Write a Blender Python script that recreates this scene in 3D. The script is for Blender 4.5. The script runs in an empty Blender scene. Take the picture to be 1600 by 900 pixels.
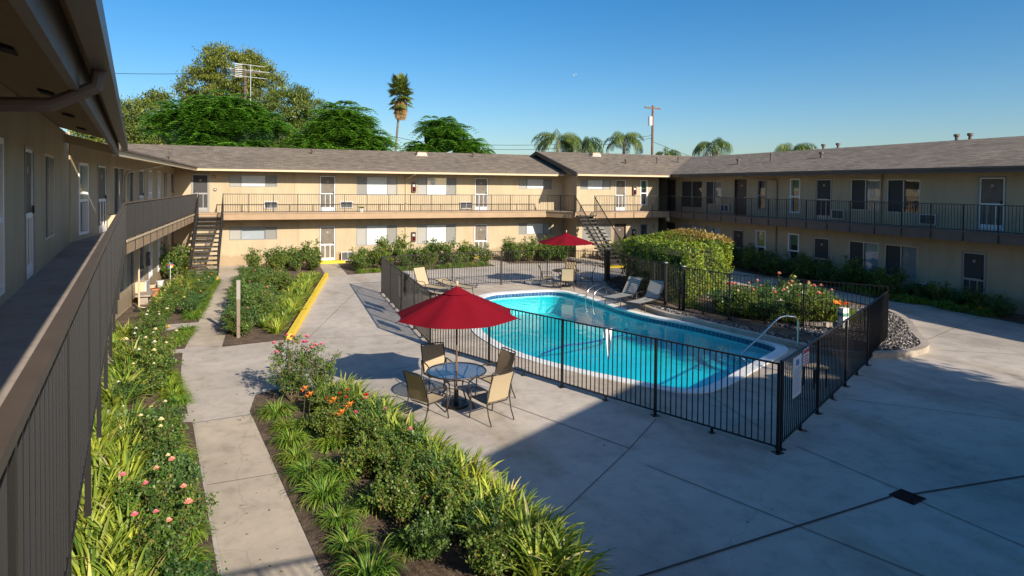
import bpy, math, random
import numpy as np
from mathutils import Vector, Matrix
from mathutils.geometry import tessellate_polygon
D=bpy.data; scene=bpy.context.scene; col=scene.collection
R=math.radians; rnd=random.Random(7); rng=np.random.default_rng(11)
# ------------------------------------------------------------------ camera, sky, sun, exposure
W0=1600.0
f,yaw,pitch,roll,cy,camz=991.7,0.3639,0.0225,0.0087,314.0,4.338
cam=D.objects.new('camera',D.cameras.new('camera')); col.objects.link(cam); scene.camera=cam
cam.data.sensor_width=36; cam.data.lens=36*f/W0
cam.data.shift_x=0; cam.data.shift_y=-(450-cy)/W0
cam.data.clip_start=0.05; cam.data.clip_end=4000
_c,_s=math.cos(yaw),math.sin(yaw); _cp,_sp=math.cos(pitch),math.sin(pitch)
rt=Vector((_c,-_s,0)); fw=Vector((_s*_cp,_c*_cp,-_sp)); up=rt.cross(fw)
_cr,_sr=math.cos(roll),math.sin(roll)
r2=rt*_cr+up*_sr; u2=up*_cr-rt*_sr
M=Matrix((r2,u2,-fw)).transposed().to_4x4(); M.translation=(0,0,camz); cam.matrix_world=M
SUN_EL=R(26.5); SUN_AZ=R(161.5)
w=D.worlds.new('World'); scene.world=w; w.use_nodes=True
nt=w.node_tree; bg=nt.nodes['Background']; sky=nt.nodes.new('ShaderNodeTexSky')
sky.sky_type='NISHITA'; sky.sun_disc=False; sky.sun_elevation=SUN_EL; sky.sun_rotation=SUN_AZ
sky.air_density=1.0; sky.dust_density=1.2; sky.ozone_density=3.5; sky.altitude=100
hs=nt.nodes.new('ShaderNodeHueSaturation'); hs.inputs['Saturation'].default_value=1.36; nt.links.new(sky.outputs[0],hs.inputs['Color']); nt.links.new(hs.outputs[0],bg.inputs[0]); bg.inputs[1].default_value=0.094
sl=D.lights.new('sun','SUN'); sl.energy=4.6; sl.angle=R(0.5); sl.color=(1.0,0.90,0.76)
so=D.objects.new('sun',sl); col.objects.link(so)
sd=Vector((math.sin(SUN_AZ)*math.cos(SUN_EL),math.cos(SUN_AZ)*math.cos(SUN_EL),math.sin(SUN_EL)))
so.rotation_euler=(-sd).to_track_quat('-Z','Y').to_euler(); so.location=(6,-20,12)
vs=scene.view_settings; vs.view_transform='Standard'; vs.look='None'; vs.gamma=1; vs.use_curve_mapping=False; vs.exposure=0.62
scene.cycles.max_bounces=7; scene.cycles.diffuse_bounces=4; scene.cycles.glossy_bounces=3
scene.cycles.transparent_max_bounces=12; scene.cycles.transmission_bounces=4
scene.cycles.caustics_reflective=False; scene.cycles.caustics_refractive=False
try: scene.cycles.use_denoising=True
except Exception: pass

# ------------------------------------------------------------------ materials
def newmat(n):
    m=D.materials.new(n); m.use_nodes=True; t=m.node_tree; b=t.nodes['Principled BSDF']; return m,t,b
def N(t,k,**kw):
    n=t.nodes.new(k)
    for a,v in kw.items():
        if a in n.inputs: n.inputs[a].default_value=v
        else: setattr(n,a,v)
    return n
def ramp(t,src,stops):
    r=t.nodes.new('ShaderNodeValToRGB'); e=r.color_ramp.elements
    e[0].position,e[0].color=stops[0][0],(*stops[0][1],1)
    e[1].position,e[1].color=stops[-1][0],(*stops[-1][1],1)
    for p,c in stops[1:-1]:
        x=e.new(p); x.color=(*c,1)
    t.links.new(src,r.inputs[0]); return r.outputs[0]
def coords(t,scale=(1,1,1),rot=(0,0,0)):
    g=t.nodes.new('ShaderNodeNewGeometry'); mp=t.nodes.new('ShaderNodeMapping')
    mp.inputs['Scale'].default_value=scale; mp.inputs['Rotation'].default_value=rot
    t.links.new(g.outputs['Position'],mp.inputs[0]); return mp.outputs[0]
def noise(t,vec,scale,detail=4,rough=.55):
    n=N(t,'ShaderNodeTexNoise'); n.inputs['Scale'].default_value=scale; n.inputs['Detail'].default_value=detail; n.inputs['Roughness'].default_value=rough
    t.links.new(vec,n.inputs['Vector']); return n.outputs['Fac']
def mix(t,a,b,fac,blend='MIX'):
    m=t.nodes.new('ShaderNodeMix'); m.data_type='RGBA'; m.blend_type=blend
    for s,v in ((6,a),(7,b)):
        if isinstance(v,tuple): m.inputs[s].default_value=(*v,1)
        else: t.links.new(v,m.inputs[s])
    if isinstance(fac,(int,float)): m.inputs[0].default_value=fac
    else: t.links.new(fac,m.inputs[0])
    return m.outputs[2]
def bump(t,b,h,st=.3,dist=.02):
    n=t.nodes.new('ShaderNodeBump'); n.inputs['Strength'].default_value=st; n.inputs['Distance'].default_value=dist
    t.links.new(h,n.inputs['Height']); t.links.new(n.outputs[0],b.inputs['Normal'])
def plain(n,c,rough=.6,metal=0,var=.0,vs_=6.0):
    m,t,b=newmat(n); b.inputs['Roughness'].default_value=rough; b.inputs['Metallic'].default_value=metal
    if var>0:
        v=coords(t); o=ramp(t,noise(t,v,vs_),[(.3,tuple(x*(1-var) for x in c)),(.7,tuple(min(1,x*(1+var)) for x in c))])
        t.links.new(o,b.inputs['Base Color'])
    else: b.inputs['Base Color'].default_value=(*c,1)
    return m
def stucco(n,c):
    m,t,b=newmat(n); b.inputs['Roughness'].default_value=.9
    v=coords(t); vv=coords(t,(1.6,1.6,.35))
    a=ramp(t,noise(t,v,.5,5),[(.3,tuple(x*.9 for x in c)),(.7,tuple(x*1.06 for x in c))])
    s=ramp(t,noise(t,vv,1.3,6,.65),[(.38,(.80,.78,.74)),(.56,(1,1,1))])
    o=mix(t,a,s,.45,'MULTIPLY')
    sx=t.nodes.new('ShaderNodeSeparateXYZ'); t.links.new(v,sx.inputs[0])
    mr=t.nodes.new('ShaderNodeMath'); mr.operation='ADD'; t.links.new(sx.outputs['Z'],mr.inputs[0]); nz=t.nodes.new('ShaderNodeMath'); nz.operation='MULTIPLY'; nz.inputs[1].default_value=-.9; t.links.new(noise(t,v,2.2,5,.7),nz.inputs[0]); t.links.new(nz.outputs[0],mr.inputs[1])
    o=mix(t,o,ramp(t,mr.outputs[0],[(0,(.72,.66,.58)),(.18,(1,1,1))]),.8,'MULTIPLY')
    t.links.new(o,b.inputs['Base Color'])
    bump(t,b,noise(t,v,70,3),.35,.006); return m
def concrete(n,c,warm=0.0):
    m,t,b=newmat(n); b.inputs['Roughness'].default_value=.82
    v=coords(t)
    a=ramp(t,noise(t,v,.28,6,.6),[(.28,tuple(x*.66 for x in c)),(.47,c),(.68,tuple(x*1.2 for x in c))])
    b2=ramp(t,noise(t,v,2.6,7,.7),[(.3,(.68,.67,.66)),(.5,(.97,.97,.97)),(.72,(1.12,1.10,1.07))])
    o=mix(t,a,b2,.75,'MULTIPLY')
    st=noise(t,coords(t,(.55,.16,1),(0,0,.5)),1.3,5,.6)
    o=mix(t,o,ramp(t,st,[(.52,(1,1,1)),(.68,(.72,.68,.60))]),.8,'MULTIPLY')
    fl=ramp(t,noise(t,v,55,2),[(.3,(.85,.85,.85)),(.5,(1,1,1))])
    o=mix(t,o,fl,.5,'MULTIPLY')
    vo=N(t,'ShaderNodeTexVoronoi'); vo.feature='DISTANCE_TO_EDGE'; vo.inputs['Scale'].default_value=.22
    dv=t.nodes.new('ShaderNodeVectorMath'); dv.operation='ADD'
    nn=N(t,'ShaderNodeTexNoise'); nn.inputs['Scale'].default_value=1.1; nn.inputs['Detail'].default_value=5
    t.links.new(v,nn.inputs['Vector']); t.links.new(nn.outputs['Color'],dv.inputs[0]); t.links.new(v,dv.inputs[1]); t.links.new(dv.outputs[0],vo.inputs['Vector'])
    cr=ramp(t,vo.outputs['Distance'],[(.0005,(.45,.43,.4)),(.0022,(1,1,1))]); o=mix(t,o,cr,.28,'MULTIPLY')
    t.links.new(o,b.inputs['Base Color']); bump(t,b,noise(t,v,30,6,.7),.25,.006); return m
def shingle(n,rot):
    m,t,b=newmat(n); b.inputs['Roughness'].default_value=.95
    v=coords(t,(1,1,1),(0,0,rot))
    br=N(t,'ShaderNodeTexBrick'); br.inputs['Scale'].default_value=1.0
    br.inputs['Color1'].default_value=(.145,.116,.084,1); br.inputs['Color2'].default_value=(.27,.22,.165,1); br.inputs['Mortar'].default_value=(.08,.06,.05,1)
    br.inputs['Mortar Size'].default_value=.006; br.inputs['Bias'].default_value=-.1
    br.inputs['Brick Width'].default_value=.34; br.inputs['Row Height'].default_value=.14
    t.links.new(v,br.inputs['Vector'])
    o=mix(t,br.outputs['Color'],ramp(t,noise(t,v,.35,5),[(.3,(.82,.82,.82)),(.7,(1.12,1.1,1.05))]),.8,'MULTIPLY')
    o=mix(t,o,ramp(t,noise(t,v,9,5,.7),[(.3,(.75,.75,.76)),(.7,(1.15,1.13,1.1))]),.8,'MULTIPLY')
    t.links.new(o,b.inputs['Base Color']); bump(t,b,br.outputs['Fac'],-.5,.012); return m
def leafmat(n,c1,c2,trans=.35,sc=5,dry=None):
    m,t,b=newmat(n); b.inputs['Roughness'].default_value=.42; b.inputs['Specular IOR Level'].default_value=.35
    g=t.nodes.new('ShaderNodeNewGeometry'); oi=t.nodes.new('ShaderNodeObjectInfo')
    at=t.nodes.new('ShaderNodeMath'); at.operation='FRACT'; ad=t.nodes.new('ShaderNodeMath'); ad.operation='ADD'
    t.links.new(g.outputs['Random Per Island'],ad.inputs[0]); t.links.new(oi.outputs['Random'],ad.inputs[1]); t.links.new(ad.outputs[0],at.inputs[0])
    st=[(0,c1),(.72,c2)]
    if dry: st+=[(.92,c2),(.97,dry)]
    else: st+=[(1,tuple(x*1.15 for x in c2))]
    o=ramp(t,at.outputs[0],st)
    o=mix(t,o,ramp(t,noise(t,coords(t),sc,3),[(.35,(.55,.60,.58)),(.65,(1.3,1.22,1.0))]),.8,'MULTIPLY')
    o=mix(t,o,ramp(t,oi.outputs['Random'],[(0,(.80,.90,.85)),(.5,(1,1,1)),(1,(1.28,1.14,.85))]),1.0,'MULTIPLY')
    t.links.new(o,b.inputs['Base Color'])
    tr=t.nodes.new('ShaderNodeBsdfTranslucent'); t.links.new(o,tr.inputs[0]); ms=t.nodes.new('ShaderNodeMixShader'); ms.inputs[0].default_value=trans
    t.links.new(b.outputs[0],ms.inputs[1]); t.links.new(tr.outputs[0],ms.inputs[2]); t.links.new(ms.outputs[0],t.nodes['Material Output'].inputs[0]); return m
def fres(t,f0,pw=5.0):
    l=t.nodes.new('ShaderNodeLayerWeight'); l.inputs[0].default_value=.5
    p=t.nodes.new('ShaderNodeMath'); p.operation='POWER'; p.inputs[1].default_value=pw; t.links.new(l.outputs['Facing'],p.inputs[0])
    m=t.nodes.new('ShaderNodeMath'); m.operation='MULTIPLY_ADD'; m.inputs[1].default_value=1-f0; m.inputs[2].default_value=f0; m.use_clamp=True; t.links.new(p.outputs[0],m.inputs[0]); return m,l
def glassmat(n,tint=(.9,.95,.95),base=.12,rough=.02):
    m,t,b=newmat(n); t.nodes.remove(b)
    tr=t.nodes.new('ShaderNodeBsdfTransparent'); tr.inputs[0].default_value=(*tint,1)
    gl=t.nodes.new('ShaderNodeBsdfGlossy'); gl.inputs['Roughness'].default_value=rough; gl.inputs[0].default_value=(.9,.95,1,1)
    lw,_l=fres(t,base)
    ad=lw
    ms=t.nodes.new('ShaderNodeMixShader'); t.links.new(ad.outputs[0],ms.inputs[0]); t.links.new(tr.outputs[0],ms.inputs[1]); t.links.new(gl.outputs[0],ms.inputs[2])
    t.links.new(ms.outputs[0],t.nodes['Material Output'].inputs[0]); return m
MT={}
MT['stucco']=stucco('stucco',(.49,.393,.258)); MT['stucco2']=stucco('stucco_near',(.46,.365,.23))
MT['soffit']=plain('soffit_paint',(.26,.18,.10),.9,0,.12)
MT['trim']=plain('tan_trim',(.38,.26,.155),.7,0,.1,2)
MT['cream']=plain('cream_trim',(.60,.47,.30),.6,0,.06,2)
MT['brown']=plain('dark_brown_paint',(.055,.042,.036),.45,0,.15,3)
MT['browntrim']=plain('brown_trim',(.115,.085,.07),.55,0,.15,3)
MT['court']=concrete('court_concrete',(.49,.43,.36)); MT['path']=concrete('path_concrete',(.50,.42,.32))
MT['deck']=concrete('pool_deck_concrete',(.50,.42,.33)); MT['walk']=concrete('walkway_coating',(.36,.30,.255))
MT['curb']=concrete('curb_concrete',(.40,.34,.275))
MT['roofx']=shingle('shingles_facing_pool',0.0); MT['roofy']=shingle('shingles_wing',math.pi/2); MT['roofn']=shingle('shingles_near',math.pi/2-.172)
MT['cap']=plain('tan_cap_rail',(.12,.09,.065),.5,.1,.1); MT['railgrey']=plain('dark_grey_steel',(.018,.018,.020),.55,.1); MT['black']=plain('black_steel',(.014,.013,.013),.42,.2); MT['railtop']=plain('rail_cap',(.045,.04,.037),.38,.2,.15)
MT['tread']=plain('stair_tread',(.055,.052,.05),.7,0,.2)
MT['white']=plain('white_metal',(.78,.78,.76),.45); MT['alu']=plain('aluminium_frame',(.38,.38,.37),.4,.4)
MT['greyframe']=plain('grey_frame',(.24,.24,.23),.5,.2)
MT['glass']=glassmat('window_glass',(.93,.95,.95),.09); MT['tglass']=glassmat('table_glass',(.60,.64,.66),.07,.14)
MT['blind']=plain('white_blind',(.88,.87,.84),.7); MT['blindg']=plain('grey_blind',(.38,.37,.34),.8)
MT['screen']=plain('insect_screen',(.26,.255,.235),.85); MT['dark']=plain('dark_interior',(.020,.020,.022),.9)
MT['screendk']=plain('dark_screen',(.045,.045,.045),.7)
MT['curt']=plain('pale_curtain',(.42,.46,.50),.85); MT['curtg']=plain('green_curtain',(.10,.20,.10),.85); MT['curty']=plain('yellow_curtain',(.55,.45,.12),.85)
MT['door']=plain('door_brown',(.085,.06,.045),.6,0,.1); MT['doordk']=plain('door_dark',(.03,.026,.025),.6); MT['mesh']=plain('door_mesh',(.17,.145,.115),.85,0,.15,4)
MT['yellow']=plain('yellow_paint',(.80,.56,.035),.6,0,.12,7)
MT['red']=plain('red_canvas',(.18,.005,.013),1,0,.06,2); MT['red'].node_tree.nodes['Principled BSDF'].inputs['Specular IOR Level'].default_value=.1; MT['sling']=plain('sling_fabric',(.42,.33,.205),.8,0,.06,40)
MT['slingg']=plain('grey_vinyl',(.36,.34,.30),.6,0,.05); MT['frame']=plain('bronze_tube',(.045,.036,.03),.4,.3)
MT['chrome']=plain('polished_steel',(.62,.62,.60),.2,1); MT['coping']=plain('pool_coping',(.78,.77,.73),.7,0,.08,3)
MT['wood']=plain('weathered_pole',(.16,.095,.06),.9,0,.25,4); MT['post']=plain('grey_brown_post',(.22,.17,.13),.7,0,.1)
MT['grey']=plain('galvanised_grey',(.33,.33,.33),.5,.3); MT['lgrey']=plain('light_grey_enamel',(.62,.63,.64),.4)
MT['bark']=plain('bark',(.11,.085,.065),.95,0,.3,8); MT['twig']=plain('rose_cane',(.15,.11,.06),.8,0,.2,8)
MT['palmbark']=plain('palm_bark',(.15,.125,.10),.95,0,.25,3); MT['thatch']=leafmat('dead_fronds',(.30,.19,.09),(.46,.31,.15),.2,2)
MT['rose']=leafmat('rose_leaf',(.055,.13,.026),(.17,.26,.055),.3,4,(.30,.20,.06))
MT['roseb']=leafmat('rose_leaf_bluish',(.045,.12,.040),(.12,.21,.06),.28,4)
MT['strap']=leafmat('strap_leaf',(.13,.25,.035),(.42,.50,.085),.38,2.5,(.60,.54,.28))
MT['strapg']=leafmat('strap_leaf_green',(.09,.20,.025),(.28,.36,.05),.35,2.5,(.55,.45,.2))
MT['day']=leafmat('daylily_leaf',(.09,.22,.028),(.27,.41,.06),.35,3,(.45,.35,.12))
MT['hedge']=leafmat('hedge_leaf',(.07,.16,.022),(.28,.38,.045),.35,.9,(.26,.13,.06)); MT['hedgetop']=leafmat('hedge_top_leaf',(.26,.17,.06),(.36,.28,.09),.3,2)
MT['olive']=leafmat('pepper_tree_leaf',(.09,.13,.026),(.20,.24,.045),.35,1.1)
MT['pinn']=leafmat('pinnate_leaf',(.04,.15,.02),(.27,.52,.07),.33,1.3)
MT['queen']=leafmat('queen_palm_leaf',(.05,.10,.035),(.14,.20,.06),.3,1); MT['fan']=leafmat('fan_palm_leaf',(.08,.13,.03),(.20,.23,.05),.3,1)
for k,c in dict(pink=(.80,.22,.28),red=(.55,.02,.02),cream=(.85,.75,.42),whiter=(.82,.80,.70),orange=(.90,.26,.02),yell=(.85,.50,.03),salmon=(.85,.38,.28),magenta=(.72,.10,.22)).items():
    MT['p_'+k]=plain('petal_'+k,c,.6)
def soilmat():
    m,t,b=newmat('bed_soil'); v=coords(t); b.inputs['Roughness'].default_value=1
    o=ramp(t,noise(t,v,3,8,.7),[(.3,(.055,.038,.026)),(.55,(.17,.12,.08)),(.72,(.27,.20,.13))])
    o=mix(t,o,ramp(t,noise(t,v,45,3),[(.35,(.55,.5,.45)),(.6,(1.15,1.1,1.05))]),.8,'MULTIPLY')
    t.links.new(o,b.inputs['Base Color']); bump(t,b,noise(t,v,14,8,.75),1,.06); return m
MT['soil']=soilmat()
def gravelmat():
    m,t,b=newmat('gravel_stone'); b.inputs['Roughness'].default_value=.8
    g=t.nodes.new('ShaderNodeNewGeometry'); o=ramp(t,g.outputs['Random Per Island'],[(0,(.03,.03,.032)),(.45,(.08,.075,.075)),(.7,(.22,.20,.18)),(.9,(.45,.40,.35)),(1,(.20,.17,.14))])
    t.links.new(o,b.inputs['Base Color']); return m
MT['gravel']=gravelmat(); MT['litter']=leafmat('dead_leaf',(.14,.08,.035),(.36,.25,.10),.2,2); MT['joint']=plain('joint_filler',(.075,.065,.055),.95)
def plastermat():
    m,t,b=newmat('pool_plaster'); b.inputs['Roughness'].default_value=.8; v=coords(t)
    o=ramp(t,noise(t,v,1.2,4),[(.3,(.035,.60,.66)),(.62,(.06,.70,.75)),(.75,(.10,.78,.82))])
    # soft turquoise mottling of the plaster from noise
    t.links.new(o,b.inputs['Base Color']); return m
MT['plaster']=plastermat()
def watermat():
    m,t,b=newmat('pool_water'); t.nodes.remove(b); v=coords(t)
    tr=t.nodes.new('ShaderNodeBsdfTransparent'); tr.inputs[0].default_value=(.20,.96,.98,1)
    gl=t.nodes.new('ShaderNodeBsdfGlossy'); gl.inputs['Roughness'].default_value=.015
    bp=t.nodes.new('ShaderNodeBump'); bp.inputs['Strength'].default_value=.26; bp.inputs['Distance'].default_value=.03
    a=noise(t,v,3.2,3,.5); t.links.new(a,bp.inputs['Height']); 
    fr,l_=fres(t,.02)
    t.links.new(bp.outputs[0],gl.inputs['Normal']); t.links.new(bp.outputs[0],l_.inputs['Normal'])
    ms=t.nodes.new('ShaderNodeMixShader'); t.links.new(fr.outputs[0],ms.inputs[0]); t.links.new(tr.outputs[0],ms.inputs[1]); t.links.new(gl.outputs[0],ms.inputs[2])
    t.links.new(ms.outputs[0],t.nodes['Material Output'].inputs[0]); return m
MT['water']=watermat()
def tilemat():
    m,t,b=newmat('waterline_tile'); b.inputs['Roughness'].default_value=.25
    br=N(t,'ShaderNodeTexBrick'); br.inputs['Scale'].default_value=1; br.offset=0
    br.inputs['Color1'].default_value=(.03,.075,.19,1); br.inputs['Color2'].default_value=(.05,.12,.27,1); br.inputs['Mortar'].default_value=(.30,.34,.38,1)
    br.inputs['Brick Width'].default_value=.15; br.inputs['Row Height'].default_value=.15; br.inputs['Mortar Size'].default_value=.008
    g=t.nodes.new('ShaderNodeUVMap'); t.links.new(g.outputs[0],br.inputs['Vector']); t.links.new(br.outputs[0],b.inputs['Base Color']); return m
MT['tile']=tilemat()

# ------------------------------------------------------------------ mesh helpers
def tag(o,label=None,cat=None,group=None,kind=None):
    if label: o['label']=label
    if cat: o['category']=cat
    if group: o['group']=group
    if kind: o['kind']=kind
    return o
def thing(name,label,cat,loc=(0,0,0),rz=0,group=None):
    o=D.objects.new(name,None); col.objects.link(o); o.location=loc; o.rotation_euler=(0,0,rz); o.empty_display_size=.1
    return tag(o,label,cat,group)
def copy_tree(o,parent=None,loc=None,rz=None,scale=None,label=None,group=None,cat=None):
    c=o.copy(); col.objects.link(c)
    if parent is not None: c.parent=parent
    for ch in list(o.children): copy_tree(ch,c)
    if loc is not None: c.location=loc
    if rz is not None: c.rotation_euler=(0,0,rz)
    if scale is not None: c.scale=scale if hasattr(scale,'__len__') else (scale,)*3
    if label: c['label']=label
    if group: c['group']=group
    if cat: c['category']=cat
    return c
def worldloc(p):
    v=Vector((0,0,0))
    while p is not None: v+=Vector(p.location); p=p.parent
    return v
class MB:
    def __init__(s): s.v=[];s.f=[];s.m=[]
    def add(s,vs,fs,mi=0):
        k=len(s.v); s.v+= [tuple(v) for v in vs]; s.f+=[tuple(k+i for i in q) for q in fs]; s.m+=[mi]*len(fs)
    def quad(s,a,b,c,d,mi=0): s.add([a,b,c,d],[(0,1,2,3)],mi)
    def box(s,x0,x1,y0,y1,z0,z1,mi=0):
        s.add([(x0,y0,z0),(x1,y0,z0),(x1,y1,z0),(x0,y1,z0),(x0,y0,z1),(x1,y0,z1),(x1,y1,z1),(x0,y1,z1)],
              [(0,3,2,1),(4,5,6,7),(0,1,5,4),(1,2,6,5),(2,3,7,6),(3,0,4,7)],mi)
    def hexa(s,P,mi=0): # 8 points bottom 4, top 4
        s.add(P,[(0,3,2,1),(4,5,6,7),(0,1,5,4),(1,2,6,5),(2,3,7,6),(3,0,4,7)],mi)
    def bar(s,a,b,w,h=None,mi=0,upv=(0,0,1)):
        h=h or w; a=Vector(a); b=Vector(b); d=(b-a).normalized(); u=Vector(upv)
        if abs(d.dot(u))>.98: u=Vector((0,1,0))
        r=d.cross(u).normalized(); q=r.cross(d).normalized()
        P=[]
        for p in (a,b):
            for i,j in ((-1,-1),(1,-1),(1,1),(-1,1)): P.append(p+r*(i*w/2)+q*(j*h/2))
        s.add(P,[(0,3,2,1),(4,5,6,7),(0,1,5,4),(1,2,6,5),(2,3,7,6),(3,0,4,7)],mi)
    def tube(s,pts,r,n=8,mi=0,cap=True):
        pts=[Vector(p) for p in pts]; rr=r if hasattr(r,'__len__') else [r]*len(pts); k=len(s.v); prev=None
        for i,p in enumerate(pts):
            d=(pts[min(i+1,len(pts)-1)]-pts[max(i-1,0)]).normalized()
            u=Vector((0,0,1)) if abs(d.z)<.9 else Vector((0,1,0))
            if prev is not None and abs(prev.dot(d))<.95: u=prev
            a=d.cross(u).normalized(); c=a.cross(d).normalized(); prev=c
            for j in range(n):
                t=2*math.pi*j/n; s.v.append(tuple(p+a*(rr[i]*math.cos(t))+c*(rr[i]*math.sin(t))))
        for i in range(len(pts)-1):
            for j in range(n):
                s.f.append((k+i*n+j,k+i*n+(j+1)%n,k+(i+1)*n+(j+1)%n,k+(i+1)*n+j)); s.m.append(mi)
        if cap:
            s.f.append(tuple(k+j for j in range(n))[::-1]); s.m.append(mi)
            s.f.append(tuple(k+(len(pts)-1)*n+j for j in range(n))); s.m.append(mi)
    def cyl(s,c,r,z0,z1,n=24,mi=0,r2=None): s.tube([(c[0],c[1],z0),(c[0],c[1],z1)],[r,r2 if r2 is not None else r],n,mi)
    def build(s,name,mat,parent=None,smooth=False,local=False):
        me=D.meshes.new(name); off=worldloc(parent) if (parent is not None and not local) else Vector((0,0,0))
        me.from_pydata([(v[0]-off.x,v[1]-off.y,v[2]-off.z) for v in s.v],[],s.f)
        for m in (mat if isinstance(mat,(list,tuple)) else [mat]): me.materials.append(MT[m] if isinstance(m,str) else m)
        if any(s.m): me.polygons.foreach_set('material_index',s.m)
        if smooth: me.polygons.foreach_set('use_smooth',[True]*len(me.polygons))
        me.update(); o=D.objects.new(name,me); col.objects.link(o)
        if parent is not None: o.parent=parent
        return o
def npmesh(name,V,F,mat,parent=None,smooth=False,mi=None):
    V=np.asarray(V,np.float32).reshape(-1,3); F=np.asarray(F,np.int32); k=F.shape[1]
    me=D.meshes.new(name); me.vertices.add(len(V)); me.vertices.foreach_set('co',V.ravel())
    me.loops.add(F.size); me.loops.foreach_set('vertex_index',F.ravel()); me.polygons.add(len(F))
    me.polygons.foreach_set('loop_start',np.arange(0,F.size,k,dtype=np.int32)); me.polygons.foreach_set('loop_total',np.full(len(F),k,np.int32))
    for m in (mat if isinstance(mat,(list,tuple)) else [mat]): me.materials.append(MT[m])
    if mi is not None: me.polygons.foreach_set('material_index',np.asarray(mi,np.int32))
    if smooth: me.polygons.foreach_set('use_smooth',np.ones(len(F),bool))
    me.update(calc_edges=True); o=D.objects.new(name,me); col.objects.link(o)
    if parent is not None: o.parent=parent
    return o
def sheet(name,polys,z,mat,thick=0,holes=None):
    mb=MB()
    for poly in polys:
        rings=[[Vector((x,y,0)) for x,y in poly]]+[[Vector((x,y,0)) for x,y in h] for h in (holes or [])]
        pts=[p for r_ in rings for p in r_]
        tri=tessellate_polygon(rings); fs=[]
        for t in tri:
            a,b,c=[pts[i] for i in t]
            if (b-a).cross(c-a).z<0: t=(t[0],t[2],t[1])
            fs.append(t)
        mb.add([(p.x,p.y,z) for p in pts],fs)
        if thick:
            k=0
            for r_ in rings:
                n=len(r_)
                for i in range(n):
                    a,b=r_[i],r_[(i+1)%n]; mb.quad((a.x,a.y,z),(b.x,b.y,z),(b.x,b.y,z-thick),(a.x,a.y,z-thick))
    o=mb.build(name,mat); tag(o,kind='structure'); return o
ORD='first second third fourth fifth sixth seventh eighth ninth tenth eleventh twelfth thirteenth fourteenth fifteenth sixteenth seventeenth eighteenth nineteenth twentieth'.split()
ORD+=['twenty-'+x for x in ORD[:9]]+['thirtieth']+['thirty-'+x for x in ORD[:9]]+['fortieth']
def catmull(P,n=6,closed=True):
    P=[Vector((*p,0)) if len(p)==2 else Vector(p) for p in P]; out=[]; L=len(P)
    rngi=range(L) if closed else range(L-1)
    for i in rngi:
        g=lambda j:(P[j%L] if closed else P[min(max(j,0),L-1)])
        p0,p1,p2,p3=g(i-1),g(i),g(i+1),g(i+2)
        for k in range(n):
            t=k/n; out.append(.5*((2*p1)+(-p0+p2)*t+(2*p0-5*p1+4*p2-p3)*t*t+(-p0+3*p1-3*p2+p3)*t**3))
    if not closed: out.append(P[-1])
    return out
# ------------------------------------------------------------------ ground, court, pool basin
ZF=2.858
d_=Vector((-.1715,.9852,0)); n_=Vector((.9852,.1715,0)); R0=Vector((-.233,0,0))
def NL(t,off=0,z=0): p=R0+d_*t+n_*off; return Vector((p.x,p.y,z))
outer=catmull([(5.62,16.6),(5.62,17.9),(5.98,19.4),(6.45,20.8),(7.0,22.28),(7.55,23.6),(8.25,24.25),(9.1,24.42),(10.3,24.45),(11.2,24.25),(11.7,23.3),(11.86,21.4),(11.9,19.8),(12.1,18.5),(12.55,17.3),(12.95,16.0),(13.25,14.7),(13.3,13.75),(12.95,13.15),(12.14,12.67),(10.78,11.95),(9.66,11.35),(8.75,11.0),(8.2,11.08),(7.8,11.5),(7.3,12.2),(6.67,13.2),(6.05,14.46),(5.72,15.6)],5)
def inset(P,d):
    out=[];n=len(P)
    ar=sum(P[i].x*P[(i+1)%n].y-P[(i+1)%n].x*P[i].y for i in range(n)); sg=1 if ar>0 else -1
    for i in range(n):
        t=(P[(i+1)%n]-P[i-1]).normalized(); out.append(P[i]+Vector((-t.y,t.x,0))*d*sg)
    return out
water_edge=inset(outer,.30)
ops=[(p.x,p.y) for p in outer]
tag(sheet('ground',[[(-400,-300),(500,-300),(500,700),(-400,700)]],-.006,'court',0,[ops]),kind='structure')
court=sheet('concrete_court',[[(-4.7,-2),(24.8,-2),(24.8,37),(-4.7,37)]],0,'court',0,[ops])
fence_pts=[(7.80,8.10),(4.02,16.65),(4.20,25.70),(7.3,26.30),(11.8,26.40),(14.0,25.0)]
fence_r=[(14.0,25.0),(13.42,21.8),(13.32,18.5),(13.75,16.45),(16.35,12.95)]
deckpoly=[fence_pts[i] for i in range(6)]+[(13.2,21.8),(12.5,19.5),(12.5,17.9),(12.95,15.7),(13.6,12.6),(14.35,11.65),(13.4,11.15)]
sheet('pool_deck',[deckpoly],.004,'deck',0,[ops])
# coping
mb=MB(); n=len(outer)
for i in range(n):
    a,b=outer[i],outer[(i+1)%n]; c,e=water_edge[(i+1)%n],water_edge[i]; z=.028
    mb.quad((a.x,a.y,z),(b.x,b.y,z),(c.x,c.y,z),(e.x,e.y,z)); mb.quad((a.x,a.y,-.05),(b.x,b.y,-.05),(b.x,b.y,z),(a.x,a.y,z)); mb.quad((e.x,e.y,z),(c.x,c.y,z),(c.x,c.y,-.035),(e.x,e.y,-.035))
pool=thing('swimming_pool','kidney shaped swimming pool with white coping and turquoise water','pool',(9,18,0))

mb.build('coping','coping',pool)
wi=inset(outer,.27)
def bz(p):
    return -.50-.40*max(0,min(1,(p.y-14)/9))
bot=inset(outer,.34)
mb=MB()
for i in range(n):
    a,b=wi[i],wi[(i+1)%n]; c,e=bot[(i+1)%n],bot[i]
    mb.quad((a.x,a.y,-.20),(b.x,b.y,-.20),(c.x,c.y,bz(c)),(e.x,e.y,bz(e)))
tri=tessellate_polygon([[Vector((p.x,p.y,0)) for p in bot]])
mb.add([(p.x,p.y,bz(p)) for p in bot],[tuple(t) for t in tri])
mb.build('basin','plaster',pool)
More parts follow.
